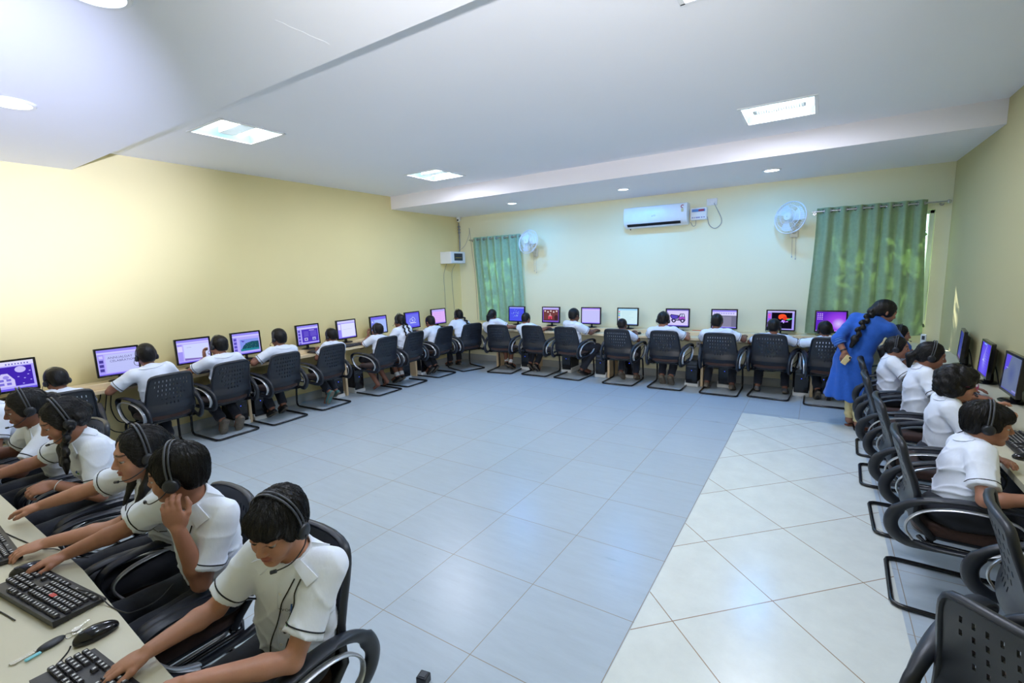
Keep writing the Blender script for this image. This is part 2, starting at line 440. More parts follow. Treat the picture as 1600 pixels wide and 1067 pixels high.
struct('wall_back', slab(MB(), 'y', YB, YB + .2, XL, XR, 0, ZC, WINS), M_wall_b)
# skirting
struct('baseboard_back', MB().box(((XL + XR) / 2, YB - .006, .064), (XR - XL, .012, .128), b=.003), M_skirt)
struct('baseboard_left', MB().box((XL + .006, (YF + YB) / 2, .064), (.012, YB - YF, .128), b=.003), M_skirt)
struct('baseboard_right', MB().box((XR - .006, (YF + YB) / 2, .064), (.012, YB - YF, .128), b=.003), M_skirt)
# hairline plaster joints in the ceiling
struct('trim_3', MB().box((-.115, 4.03, ZC - .0005), (.0025, 1.72, .001)), M_beam)
cr = [(-2.119 + .004 * math.sin(i * 2.1), 1.395 + i * .285 / 8, ZS + .0008) for i in range(9)]
struct('trim_4', MB().tube(cr, .002, 5), M_ceil)
# windows: frame, grille bars and pane
for n, (x0, x1, z0, z1) in enumerate(WINS):
    w = MB(); y = YB + .09; t = .045
    for (c, s) in ((((x0 + x1) / 2, y, z0 + t / 2), (x1 - x0, .06, t)), (((x0 + x1) / 2, y, z1 - t / 2), (x1 - x0, .06, t)), ((x0 + t / 2, y, (z0 + z1) / 2), (t, .06, z1 - z0)), ((x1 - t / 2, y, (z0 + z1) / 2), (t, .06, z1 - z0)), (((x0 + x1) / 2, y, (z0 + z1) / 2), (t, .06, z1 - z0))):
        w.box(c, s, b=.004)
    f = struct('window_%d' % (n + 1), w, M_white)
    for k in range(5):
        w = MB(); zz = z0 + (k + 1) * (z1 - z0) / 6
        w.tube([(x0, YB + .15, zz), (x1, YB + .15, zz)], .006, 6)
        w.build('grille_bar', M_grey, f)
    MB().box(((x0 + x1) / 2, y, (z0 + z1) / 2), (x1 - x0 - 2 * t, .005, z1 - z0 - 2 * t)).build('pane', M_glass, f)
# a leafy tree outside, between the sun and the windows
def tree_outside(x, y, lb_):
    t = thing('garden_tree', lb_, 'tree', (x, y, 0))
    mb = MB(); rn = random.Random(int(x * 10))
    for i in range(1150):
        c = Vector((-.9 + rn.gauss(0, 1.0), rn.gauss(0, .4), 3.4 + rn.gauss(0, .8)))
        M = Matrix.Translation(c) @ Euler((rn.uniform(0, 6), rn.uniform(0, 6), rn.uniform(0, 6))).to_matrix().to_4x4()
        s = rn.uniform(.07, .14)
        mb.add([(-s * .45, 0, 0), (0, -s, .01), (s * .45, 0, 0), (0, s, .01)], [(0, 1, 2, 3)], 0, M)
    mb.build('foliage', M_foliage, t, smooth=0, fix=False)
    MB().tube([(0, 0, -.1), (.05, 0, 1.2), (-.03, 0, 2.6)], [.09, .07, .04], 8).build('trunk', M_wood, t)
    return t
tree_outside(-4.9, 9.9, 'leafy green tree outside beyond the small curtained window'); tree_outside(.9, 9.9, 'leafy green tree outside beyond the big curtained window')
tag(MB().box((-2.5, 10.5, -.16), (20, 5, .1)).build('ground_outside', M_foliage, None, 0), kind='structure')

# ceiling fittings ------------------------------------------------------------
TL = ['recessed square ceiling light above the left-hand monitors nearest the photographer', 'recessed square ceiling light in the main ceiling near the back-left soffit end',
      'recessed square ceiling light above the teacher and curtained window', 'recessed square ceiling light just out of frame above the white tiles']
def troffer(x, y, label):
    t = thing('ceiling_light', label, 'ceiling light', (x, y, ZC), 0, 'recessed square ceiling lights')
    mb = MB(); h = TH
    for sx, sy, w, d in ((0, 1, 2 * h + .03, .03), (0, -1, 2 * h + .03, .03), (1, 0, .03, 2 * h), (-1, 0, .03, 2 * h)):
        mb.box((sx * h, sy * h, -.004), (w, d, .008), b=.002)
    mb.build('frame', M_white, t)
    mb = MB(); z = .10; k = h - .001; q = h - .04
    top = [(-q, -q, z), (q, -q, z), (q, q, z), (-q, q, z)]; bot = [(-k, -k, 0), (k, -k, 0), (k, k, 0), (-k, k, 0)]
    mb.add(bot + top, [(0, 1, 5, 4), (1, 2, 6, 5), (2, 3, 7, 6), (3, 0, 4, 7), (4, 5, 6, 7)])
    mb.build('reflector', M_reflector, t, smooth=0, fix=False)
    for yy in (-.155, .165):
        for dy in (-.03, .03):
            tb = MB().tube([(-.23, yy + dy, .062), (.23, yy + dy, .062)], .016, 10).build('lamp_tube', M_tube_on, t)
    mb = MB()
    mb.box((-.2, .005, .045), (.02, .13, .05)); mb.box((.2, .005, .045), (.02, .13, .05))
    for i in range(19): mb.box((-.18 + i * .02, .005, .03), (.004, .12, .03))
    mb.box((0, -.06, .045), (.4, .006, .05)); mb.box((0, .07, .045), (.4, .006, .05))
    mb.build('louvre', M_white, t, smooth=0)
    MB().tube([(-.17, .005, .075), (.17, .005, .075)], .016, 10).build('lamp_tube', M_tube_on, t)
    l = lamp('troffer_lamp', 'AREA', (0, 0, .005), TROFFER_W, TROFFER_C, size=.5, shape='SQUARE'); l.parent = t
for (x, y), lb in zip(TROFFERS, TL): troffer(x, y, lb)
DL = [(-4.42, 6.95, .075), (-2.48, 6.94, .075), (-.565, 6.90, .085), (-4.34, .98, .10), (-2.48, .86, .10), (-.565, .95, .10)]
DLL = ['round ceiling downlight in the back soffit above the small curtain', 'round ceiling downlight in the back soffit above the air conditioner', 'round ceiling downlight in the back soffit nearest the big curtain',
       'round ceiling downlight in the near soffit beside the glaring wall', 'round ceiling downlight cut by the top edge of the photo', 'round ceiling downlight in the near soffit above the empty chairs']
for (x, y, r), lb in zip(DL, DLL):
    t = thing('ceiling_downlight', lb, 'ceiling light', (x, y, ZS), 0, 'round downlights in the soffits')
    prof = [(r + .02, 0), (r + .022, -.006), (r + .015, -.012), (r, -.012), (r - .004, -.004)]
    MB().lathe(prof, 32).build('ring', M_white, t)
    MB().lathe([(r - .003, -.003), (r - .004, -.007), (.01, -.008)], 32).build('diffuser', M_down_on, t)
    l = lamp('downlight_lamp', 'AREA', (0, 0, -.02), DOWN_FAR_W if y > 4 else DOWN_NEAR_W, DOWN_FAR_C if y > 4 else DOWN_NEAR_C, size=2 * r, shape='DISK'); l.parent = t

# air conditioner ---------------------------------------------------------------
ac = thing('air_conditioner', 'white split air conditioner high on the back wall', 'air conditioner', (-2.245, YB, 2.46))
prof = [(0, .03), (-.10, 0.0), (-.165, .035), (-.2, .075), (-.212, .14), (-.208, .26), (-.19, .315), (-.17, .325), (0, .325)]
Mx = Matrix(((0, 0, 1, 0), (1, 0, 0, 0), (0, 1, 0, 0), (0, 0, 0, 1)))      # prism axis -> x
MB().prism(prof, -.495, .495, 0, Mx).build('body', M_white, ac, smooth=40)
MB().prism([(-.168, .03), (-.198, .062), (-.205, .055), (-.175, .022)], -.44, .40, 0, Mx).build('vent_slot', M_dark, ac)
MB().prism([(-.11, -.006), (-.178, .012), (-.18, .018), (-.11, .002)], -.45, .41, 0, Mx).build('flap', M_white, ac)
MB().tube([(.43 + .02 * math.cos(a), -.2105, .27 + .02 * math.sin(a)) for a in [.6 + 4.6 * i / 16 for i in range(17)]], .0055, 6, r2=.002, up=(0, 1, 0)).build('energy_label', M_sticker_r, ac)
MB().box((.43, -.2125, .215), (.035, .003, .05), b=.001).build('rating_label', M_sticker_c, ac)
v, f = text_faces('LG', .032); Mt = Matrix.Translation((0, -.2135, .17)) @ Euler((PI / 2, 0, 0)).to_matrix().to_4x4()
mb = MB().add(v, f, 0, Mt); mb.add([(-.034, -.2135, .156), (-.026, -.2135, .164), (-.034, -.2135, .172), (-.042, -.2135, .164)], [(0, 1, 2, 3)])
mb.build('logo', M_grey, ac, 0, fix=False)
MB().ball((-.41, -.12, -.012), .012, 8).build('drain_cap', M_sandal, ac)
# voltage stabiliser, socket and the looping lead
st = thing('voltage_stabilizer', 'small white voltage stabilizer box beside the air conditioner', 'stabilizer', (-1.605, YB, 2.61))
MB().box((0, -.045, 0), (.235, .09, .18), b=.008).build('case', M_white, st)
MB().box((0, -.0905, .05), (.19, .004, .04), b=.001).build('front_label', M_sticker_b, st, label='blue and red label strip')
MB().box((.04, -.0915, .05), (.08, .004, .03), b=.001).build('label_patch', M_sticker_r, st)
mb = MB()
for dx, w in ((-.085, .02), (-.058, .014), (-.008, .065), (.05, .02), (.083, .02)): mb.box((dx, -.0905, -.055), (w, .002, .018), b=.0006)
mb.build('legend', M_sticker_v, st)
so = thing('wall_socket', 'white switched socket plate on the wall above the stabilizer lead', 'socket', (-1.43, YB, 2.775))
MB().box((0, -.008, 0), (.15, .016, .1), b=.004).build('plate', M_white, so)
MB().box((-.04, -.018, 0), (.025, .01, .035), b=.002).build('rocker', M_white, so)
MB().cyl((.03, -.01, -.01), (.03, -.045, -.01), .02, n=14).build('plug', M_white, so)
ld = MB().tube(smooth_path([(-1.40, YB - .04, 2.76), (-1.36, YB - .03, 2.68), (-1.29, YB - .012, 2.52), (-1.30, YB - .012, 2.43), (-1.38, YB - .012, 2.38), (-1.46, YB - .012, 2.44), (-1.485, YB - .03, 2.56)], 7), .005, 7)
tag(ld.build('power_lead', M_gcable), 'grey power lead looping from the socket to the stabilizer', 'cable')
ld = MB().tube(smooth_path([(-1.73, YB - .02, 2.5), (-1.70, YB - .012, 2.44), (-1.66, YB - .012, 2.45), (-1.655, YB - .02, 2.53)], 6), .004, 6)
tag(ld.build('power_lead', M_gcable), 'short grey lead between air conditioner and stabilizer', 'cable')

# wall fans ---------------------------------------------------------------------
def wall_fan(x, z, yaw, pitch, label):
    t = thing('wall_fan', label, 'fan', (x, YB, z), 0, 'white wall fans')
    MB().box((0, -.02, -.17), (.11, .04, .16), b=.015).build('wall_bracket', M_fanhub, t)
    MB().tube(smooth_path([(0, -.04, -.17), (0, -.1, -.16), (0, -.15, -.10), (0, -.16, 0)], 5), .028, 10).build('neck', M_fanhub, t)
    H = Matrix.Translation((0, -.16, 0)) @ Euler((pitch, 0, yaw)).to_matrix().to_4x4() @ Euler((PI / 2, 0, 0)).to_matrix().to_4x4()   # local z -> -y
    MB().lathe([(.02, -.09), (.05, -.08), (.065, -.03), (.06, .04), (.03, .06)], 20, 0, H).build('motor', M_fanhub, t)
    mb = MB()
    R = .215
    for rr, zz in ((R, .11), (R, .095), (.16, .155), (.105, .168), (.16, .055), (.09, .045)):
        mb.tube([(rr * math.cos(a), rr * math.sin(a), zz) for a in [2 * PI * i / 40 for i in range(40)]], .0032 if rr < R else .005, 5, True, M=H)
    for i in range(40):
        a = 2 * PI * i / 40; ca, sa = math.cos(a), math.sin(a)
        mb.tube([(.045 * ca, .045 * sa, .172), (.105 * ca, .105 * sa, .168), (.16 * ca, .16 * sa, .155), (.205 * ca, .205 * sa, .125), (R * ca, R * sa, .105)], .0014, 4, M=H)
        if i % 2: mb.tube([(.05 * ca, .05 * sa, .045), (.16 * ca, .16 * sa, .055), (R * ca, R * sa, .1)], .0014, 4, M=H)
    g = mb.build('guard', M_white, t)
    MB().lathe([(.001, .182), (.045, .18), (.055, .172), (.05, .166)], 24, 0, H).build('badge', M_fanhub, g)
    v, f = text_faces('V', .03); MB().add(v, f, 0, H @ Matrix.Translation((0, 0, .1835))).build('logo', M_dgrey, g, 0, fix=False)
    for k in range(3):
        vs, fs = [], []
        for i in range(9):
            for j in range(5):
                r = .04 + .15 * i / 8; s = (j / 4 - .5)
                a = 2 * PI * k / 3 + s * (1.25 - .25 * i / 8) + .35 * i / 8
                vs.append((r * math.cos(a), r * math.sin(a), .11 + s * .045))
        for i in range(8):
            for j in range(4): fs.append((i * 5 + j, i * 5 + j + 1, i * 5 + j + 6, i * 5 + j + 5))
        vs2 = [(a, b, c + .002) for a, b, c in vs]
        MB().add(vs, fs, 0, H).add(vs2, fs, 0, H).build('blade', M_fanblade, t, fix=False)
    for dx, ln in ((-.02, .26), (.025, .29)):
        mb = MB().tube([(dx, -.05, -.24), (dx + .004, -.052, -.24 - ln)], .0022, 5); mb.lathe([(.003, 0), (.006, -.01), (.004, -.025)], 8, 0, Matrix.Translation((dx + .004, -.052, -.24 - ln)))
        mb.build('pull_cord', M_gcable, t)
wall_fan(-.33, 2.42, rad(-28), rad(-8), 'white wall fan beside the big green curtain')
wall_fan(-4.52, 2.34, rad(-8), rad(-12), 'white wall fan beside the small green curtain')

# curtains ----------------------------------------------------------------------
def rod(x0, x1, z, label, ends):
    t = thing('curtain_rod', label, 'curtain rod', (x0, YB - .10, z))
    L_ = x1 - x0
    MB().tube([(0, 0, 0), (L_, 0, 0)], .011, 12).build('pole', M_steel, t)
    for xx in ends: MB().ball((xx, 0, 0), .024, 12).cyl((xx - .02, 0, 0), (xx + .02, 0, 0), .016, n=12).build('finial', M_steel, t)
    for xx in (.03, L_ - .05):
        MB().tube([(xx, 0, -.012), (xx, .05, -.016), (xx, .098, -.016)], .007, 8).cyl((xx, .09, -.016), (xx, .099, -.016), .024, n=14).build('bracket', M_steel, t)
def curtain(name, x0t, x1t, x0b, x1b, zt, zb, waves, phase, m, label, seed=1, amp=.036):
    nu, nv = waves * 12, 40
    vs, fs = [], []; rn = random.Random(seed)
    ph = [rn.uniform(0, 6) for _ in range(4)]
    for j in range(nv + 1):
        t = j / nv
        for i in range(nu + 1):
            u = i / nu
            xa = x0t + (x1t - x0t) * u; xb_ = x0b + (x1b - x0b) * u
            e = t * t * (3 - 2 * t)
            x = xa + (xb_ - xa) * e + .012 * math.sin(7 * u + 3 * t + ph[0]) * t
            a = amp * (1 - .35 * t)
            y = YB - .10 + a * math.sin(2 * PI * waves * u + phase + .5 * t * math.sin(4 * u + ph[1])) + .012 * t * math.sin(11 * u + 5 * t + ph[2]) + .01 * t
            z = zt + .045 + (zb - zt - .045) * t + .006 * math.sin(9 * u + ph[3]) * t
            vs.append((x, y, z))
    for j in range(nv):
        for i in range(nu):
            a = j * (nu + 1) + i; fs.append((a, a + 1, a + nu + 2, a + nu + 1))
    o = len(vs); vs2 = [(x, y + .003, z) for x, y, z in vs]
    rim = [i for i in range(nu + 1)]
    mb = MB().add(vs, fs).add(vs2, [f[::-1] for f in fs])
    root = thing(name, label, 'curtain', (0, 0, 0))
    mb.build('drape', m, root, smooth=80, fix=False)
    # eyelets where the cloth crosses the rod
    k0 = math.ceil((phase) / PI)
    for k in range(k0, k0 + 2 * waves + 1):
        u = (k * PI - phase) / (2 * PI * waves)
        if not 0.01 < u < .99: continue
        x = x0t + (x1t - x0t) * u
        M = Matrix.Translation((x, YB - .10, zt)) @ Euler((0, PI / 2, .5 if k % 2 else -.5)).to_matrix().to_4x4()
        MB().tube([(.023 * math.cos(a), .023 * math.sin(a), 0) for a in [2 * PI * i / 18 for i in range(18)]], .006, 6, True, M=M).build('eyelet', M_steel, root)
    return root
rod(-.13, 1.265, 2.495, 'steel curtain rod with ball end above the big window', (1.395,))
curtain('curtain', -.075, .625, -.125, .625, 2.495, .84, 4, .4, M_curt, 'wide green eyelet curtain beside the big wall fan', 3)
curtain('curtain', .615, 1.075, .60, 1.125, 2.495, .85, 3, 1.2, M_curt, 'narrower green eyelet curtain nearest the room corner', 5)
rod(-6.02, -4.72, 2.485, 'steel curtain rod above the small window', ())
curtain('curtain', -5.945, -5.32, -5.84, -5.24, 2.485, .86, 4, 1.0, M_curt2, 'sea green curtain half nearest the network box', 8)
curtain('curtain', -5.33, -4.80, -5.26, -4.75, 2.485, .86, 3, .2, M_curt2, 'sea green curtain half beside the small wall fan', 9)

# corner: network box, cctv camera, conduit, cables --------------------------------
nb = thing('network_box', 'grey white network cabinet on the wall in the far corner', 'cabinet', (XL, 7.51, 2.14))
MB().box((.14, 0, 0), (.275, .45, .23), b=.006).build('case', M_white, nb)
MB().box((.283, 0, 0), (.008, .43, .215), b=.003).build('door', M_white, nb)
MB().box((.288, .0, .01), (.006, .26, .14), b=.002).build('door_window', M_dgrey, nb)
mb = MB()
for i in range(4): mb.box((.292, -.08 + i * .05, -.005), (.002, .03, .008))
mb.build('status_lights', M_sticker_y, nb)
mb = MB()
for a in (.07, .2):
    for b in (-.06, .07): mb.cyl((a, -.211, b), (a, -.215, b), .006, n=8)
mb.build('screw', M_grey, nb)
cc = thing('security_camera', 'small white dome security camera in the ceiling corner', 'camera', (-6.29, 7.83, ZS))
MB().cyl((0, 0, 0), (0, 0, -.03), .045, n=20).build('base', M_white, cc)
b = MB().ball((0, -.005, -.055), .042, 16).build('housing', M_white, cc)
MB().cyl((.012, -.04, -.062), (.015, -.05, -.065), .016, n=14).build('lens', M_lensgl, b)
cd = MB().tube(smooth_path([(-6.33, 7.88, 2.86), (-6.325, 7.87, 2.75), (-6.335, 7.885, 2.6), (-6.33, 7.88, 2.42), (-6.32, 7.86, 2.262)], 5), .012, 8)
for z in (2.78, 2.72, 2.66): cd.ball((-6.322, 7.872, z), .026, 8)
tag(cd.build('conduit', M_grey), 'grey cable conduit running from the corner camera to the network box', 'conduit')
for pts, lb in (([(-6.2, 7.66, 2.262), (-6.12, 7.8, 2.4), (-6.08, 7.893, 2.62), (-6.08, 7.897, 2.74), (-6.06, 7.897, 2.6), (-6.02, 7.897, 2.2), (-5.97, 7.897, 1.7), (-5.95, 7.897, .86)], 'thin grey cable looping up the back wall beside the small curtain'),
                ([(-6.25, 7.34, 2.02), (-6.352, 7.36, 1.8), (-6.359, 7.37, 1.4), (-6.359, 7.37, .85)], 'thin pale cable dropping from the network box down the yellow wall'),
                ([(-6.2, 7.55, 2.02), (-6.34, 7.6, 1.85), (-6.359, 7.62, 1.5), (-6.359, 7.66, .85)], 'thin dark cable hanging nearest the corner below the network box')):
    tag(MB().tube(smooth_path(pts, 6), .0035, 6).build('wall_cable', M_gcable), lb, 'cable')

# ------------------------------------------------------------------ desks
def desk(label, top_pts, ledge, panels, z=.75, m=None):
    """top_pts: outline of the worktop; ledge: box (x0,x1,y0,y1) raised behind; panels: (x0,x1,y0,y1)"""
    cx = sum(p[0] for p in top_pts) / len(top_pts); cy = sum(p[1] for p in top_pts) / len(top_pts)
    t = thing('computer_desk', label, 'desk', (cx, cy, 0))
    L = lambda pts: [(x - cx, y - cy) for x, y in pts]
    MB().prism(L(top_pts), z - .035, z).build('worktop', m or M_sidetop, t, 0)
    n = len(top_pts)
    if ledge:
        x0, x1, y0, y1 = ledge
        MB().box(((x0 + x1) / 2 - cx, (y0 + y1) / 2 - cy, z + .03), (x1 - x0, y1 - y0, .06), b=.004).build('raised_ledge', m or M_sidetop, t)
    for x0, x1, y0, y1 in panels:
        MB().box(((x0 + x1) / 2 - cx, (y0 + y1) / 2 - cy, (z - .036) / 2), (x1 - x0, y1 - y0, z - .036), b=.002).build('support_panel', M_wood, t)
    return t
LX = -6.02
desk('long cream laminate desk along the yellow wall', [(XL + .021, .52), (-6.10, .52), (-6.08, 2.0), (LX, 3.6), (-5.99, 5.0), (-5.99, YB - .005), (XL + .021, YB - .005)], (XL + .021, -6.16, .6, YB - .01),
     [(XL + .03, -6.07, y - .018, y + .018) for y in (1.55, 3.13, 4.63, 6.15)])
desk('long cream laminate desk along the curtained back wall', [(-5.985, 7.43), (.85, 7.39), (.85, YB - .005), (-5.985, YB - .005)], (-5.98, .85, 7.70, YB - .01),
     [(x - .018, x + .018, 7.47, YB - .02) for x in (-5.2, -4.44, -2.92, -1.43, -.017)])
desk('long cream laminate desk along the wall by the empty chairs', [(.857, .7), (XR - .003, .7), (XR - .003, YB - .005), (.857, YB - .005)], None,
     [(.89, XR - .02, y - .018, y + .018) for y in (1.3, 2.8, 4.45, 5.95)], m=M_desktop)
desk('cream laminate desk in front of the seated row with the loose keys', [(-6.0, -.12), (-.95, -.12), (-.95, .43), (-1.542, .452), (-2.283, .494), (-6.0, .515)], None,
     [(x - .018, x + .018, -.1, .40) for x in (-5.9, -4.4, -2.9, -1.05)], m=M_desktop)

# ------------------------------------------------------------------ chairs
def chair_meshes():
    D = {}
    def B(u, v, off=0.0):
        w = .222 - .030 * v + .012 * math.sin(PI * v)
        z = .405 + v * (.485 - .022 * abs(u) ** 5)
        y = -.205 - .085 * v + .022 * math.sin(PI * min(1, v * 1.15)) + .04 * u * u * (1 - .2 * v) + .075 * max(0, .22 - v) ** 1.2 * 4.2 - .026 * math.exp(-((v - .24) / .10) ** 2)
        return Vector((u * w, y - off, z))
    us = [-1, -.86]
    for i in range(10):
        c = -.72 + .16 * i; us += [c - .021, c + .021]
    us += [.86, 1]
    vs_ = [0, .07, .14, .22, .30]; rows = []
    for k, c in enumerate((.37, .47, .57, .67, .77, .87)):
        vs_ += [c - .023, c + .023]; rows.append((c, (3, 2, 1, 1, 0, 0)[k]))
    vs_ += [.94, 1.0]
    cols = [-.72 + .16 * i for i in range(10)]
    def hole(i, j):
        uc, vc = (us[i] + us[i + 1]) / 2, (vs_[j] + vs_[j + 1]) / 2
        for c, skip in rows:
            if abs(vc - c) < .01:
                for n, cu in enumerate(cols):
                    if abs(uc - cu) < .01 and skip <= n < 10 - skip: return True
        return False
    mb = MB(); nu, nv = len(us), len(vs_)
    for off in (0, .014):
        mb.v += [tuple(B(u, v, off)) for v in vs_ for u in us]
    N_ = nu * nv; keep = {(i, j) for i in range(nu - 1) for j in range(nv - 1) if not hole(i, j)}
    q = lambda i, j: j * nu + i
    for (i, j) in keep:
        a, b, c, d = q(i, j), q(i + 1, j), q(i + 1, j + 1), q(i, j + 1)
        mb.f += [(a, b, c, d), (d + N_, c + N_, b + N_, a + N_)]
        for (di, dj, e0, e1) in ((-1, 0, d, a), (1, 0, b, c), (0, -1, a, b), (0, 1, c, d)):
            if (i + di, j + dj) not in keep: mb.f.append((e1, e0, e0 + N_, e1 + N_))
    mb.m = [0] * len(mb.f)
    D['backrest'] = mb.mesh('backrest', M_black, 40, fix=False)
    path = [B(-1, v, .007) for v in (0, .1, .2, .35, .5, .65, .8, .9, .95)] + [B(-.97, .985, .007), B(-.9, 1.0, .007)] + [B(u, 1.0, .007) for u in (-.7, -.4, 0, .4, .7)] + [B(.9, 1.0, .007), B(.97, .985, .007)] + [B(1, v, .007) for v in (.95, .9, .8, .65, .5, .35, .2, .1, 0)]
    D['back_rim'] = MB().tube(path, .011, 8, r2=.016).mesh('back_rim', M_black, 60)
    mb = MB(); rings = []
    for z, s in ((.452, .86), (.470, .95), (.478, .99), (.482, .95), (.485, .7)): pass
    def seat_ring(z, s, fwd=0):
        out = []
        for i in range(40):
            a = 2 * PI * i / 40; ca, sa = math.cos(a), math.sin(a)
            x = math.copysign(abs(ca) ** .45, ca) * .222 * s; y = math.copysign(abs(sa) ** .45, sa) * .215 * s + .015
            out.append((x, y, z - .014 * max(0, y - .12) / .1 - .010 * math.cos(x * 7) + .008))
        return out
    def ringloft(levels):
        m_ = MB(); n = 40
        for z, s in levels: m_.v += seat_ring(z, s)
        for k in range(len(levels) - 1):
            for j in range(n): m_.f.append((k * n + j, k * n + (j + 1) % n, (k + 1) * n + (j + 1) % n, (k + 1) * n + j))
        m_.f += [tuple(range(n - 1, -1, -1)), tuple((len(levels) - 1) * n + j for j in range(n))]
        m_.m = [0] * len(m_.f); return m_
    D['seat'] = ringloft([(.415, .9), (.418, .98), (.435, 1.0), (.452, .99), (.464, .95), (.470, .86), (.472, .6)]).mesh('seat', M_maroon, 50)
    D['seat_shell'] = ringloft([(.392, .75), (.396, .92), (.405, .985), (.416, .985)]).mesh('seat_shell', M_black, 50)
    prof = [(-.235, .385), (-.285, .43), (-.292, .50), (-.245, .575), (-.15, .628), (-.02, .655), (.10, .66), (.185, .645), (.222, .60), (.205, .53), (.14, .455), (.05, .405), (-.08, .383), (-.17, .378)]
    for s, nm in ((-1, 'arm_l'), (1, 'arm_r')):
        x = lambda z, y: s * (.236 + .062 * min(1, max(0, (y + .27) / .36)) + .010 * math.sin(PI * min(1, max(0, (z - .38) / .28))))
        P3 = smooth_path([(x(z, y), y, z) for y, z in prof], 5, True)
        ra = []
        for p in P3:
            rear = max(0, min(1, (-.10 - p.y) / .16)); ra.append(.011 + .020 * rear * (1 if p.z < .56 else .6))
        rb = [.020 + .010 * max(0, min(1, (p.z - .56) / .08)) for p in P3]
        D[nm] = MB().tube(P3, ra, 10, True, up=(1, 0, 0), r2=rb).mesh('arm', M_black, 60)
        cy, cz = -.03, .515
        prof2 = [(-.205, .405), (-.235, .455), (-.225, .515), (-.165, .575), (-.06, .612), (.05, .622), (.13, .610), (.178, .575), (.170, .525), (.115, .455), (.04, .412)]
        P4 = [(p.x + s * .012, p.y, p.z) for p in smooth_path([(x(z, y), y, z) for y, z in prof2], 5)]
        D[nm + 't'] = MB().tube(P4, .0060, 8, up=(1, 0, 0), r2=.014).mesh('arm_trim', M_trim, 60)
    r = .0125; e = .0135
    half = [(.17, -.17, .385), (.225, -.15, .383), (.235, .1, .383), (.238, .22, .38), (.242, .262, .362), (.246, .282, .32), (.25, .298, .10), (.25, .298, .05), (.25, .282, .022), (.25, .25, e), (.25, 0, e), (.25, -.20, e), (.246, -.232, e), (.232, -.252, e), (.205, -.26, e)]
    P = half + [(-x, y, z) for x, y, z in half[::-1]]
    D['frame'] = MB().tube(P, r, 10).mesh('sled_frame', M_tube, 60)
    mb = MB()
    mb.box((0, .12, .383), (.44, .03, .02), b=.004); mb.box((0, -.13, .383), (.40, .03, .02), b=.004)
    D['crossbar'] = mb.mesh('crossbar', M_tube)
    return D
CH = chair_meshes()
def make_chair(label):
    t = thing('visitor_chair', label, 'chair', (0, 0, 0), 0)
    link('backrest', CH['backrest'], t); link('back_rim', CH['back_rim'], t); link('seat', CH['seat'], t, 'maroon seat cushion'); link('seat_shell', CH['seat_shell'], t)
    for nm in ('arm_l', 'arm_r'):
        a = link('armrest', CH[nm], t); link('arm_trim', CH[nm + 't'], a, 'silver trim')
    link('sled_frame', CH['frame'], t); link('crossbar', CH['crossbar'], t)
    return t
CHAIR0 = []
def chair(x, y, rz, label, group):
    if not CHAIR0:
        c = make_chair(label); c.location = (x, y, 0); c.rotation_euler = (0, 0, rad(rz)); c['group'] = group; CHAIR0.append(c); return c
    return dup(CHAIR0[0], (x, y, 0), rad(rz), label, group)
GB, GL, GR, GN = 'chairs along the back desk', 'chairs along the yellow wall', 'chairs along the desk by the right wall', 'chairs of the front row'
DB = 7.30
for x, y, rz, lb in ((-4.86, 7.22, 8, 'black mesh chair of the girl before the small curtain, next to the corner'), (-4.15, DB, 0, 'black mesh chair of the boy between curtain and lantern screen'),
                     (-3.49, DB - .01, -3, 'black mesh chair of the cropped-haired boy reaching along the desk'), (-2.61, DB - .02, 0, 'black mesh chair almost hiding a boy below the pale green screen'),
                     (-1.887, DB, 0, 'black mesh chair of the boy facing the toy truck drawing'), (-1.128, DB - .01, 0, 'black mesh chair of the boy beside the orange ruler'),
                     (-.50, DB + .07, -4, 'black mesh chair of the boy painting on a black canvas'), (.16, DB - .04, 0, 'black mesh chair beside the teacher in front of the violet desktop')):
    chair(x, y, rz, lb, GB)
for x, y, rz, lb in ((-5.80, 1.28, 88, 'black mesh chair behind the braided girl, at the night scene screen'), (-5.84, 2.10, 92, 'black mesh chair of the boy at the ANNUALDAY slide'), (-5.95, 2.77, 92, 'black mesh chair of the boy with shoe soles showing'),
                     (-5.91, 3.41, 92, 'black mesh chair of the tall-haired boy at the green hill picture'), (-5.93, 4.13, 92, 'black mesh chair with a sneaker sticking out behind it'),
                     (-5.82, 5.04, 91, 'black mesh chair of the child resting chin in hand'), (-5.84, 5.66, 92, 'black mesh chair of the girl with two plaits'),
                     (-5.83, 6.42, 90, 'black mesh chair of the boy at the lilac screen near the corner'), (-5.66, 7.10, 70, 'black mesh chair of the plaited girl right in the corner')):
    chair(x, y, rz, lb, GL)
for x, y, rz, lb in ((.665, 6.35, -90, 'black mesh chair of the girl hidden behind the teacher'), (.655, 5.56, -92, 'black mesh chair beside the teacher, of the girl with ponytail'), (.64, 4.83, -92, 'black mesh chair of the girl with gathered dark hair'), (.66, 4.02, -90, 'black mesh chair of the curly-haired child'),
                     (.68, 3.22, -92, 'black mesh chair with torn seat edge, of the leaning boy by the wall desk'), (.885, 2.37, -95, 'empty black mesh chair pushed under the desk'),
                     (.66, 1.78, -38, 'empty black mesh chair nearest the photographer, turned askew')):
    chair(x, y, rz, lb, GR)
for x, y, rz, lb in ((-1.53, .70, 180, 'black mesh chair of the boy nearest the photographer, looking down'), (-2.16, .72, 178, 'black mesh chair of the boy holding his earphone'), (-2.72, .78, 180, 'black mesh chair of the long-haired girl with a mic'),
                     (-3.42, .82, 180, 'black mesh chair of the girl with the thick plait'), (-4.12, .82, 180, 'black mesh chair of the short-haired child at the desk end'), (-4.85, .82, 180, 'black mesh chair of the half-seen child at the picture edge')):
    chair(x, y, rz, lb, GN)

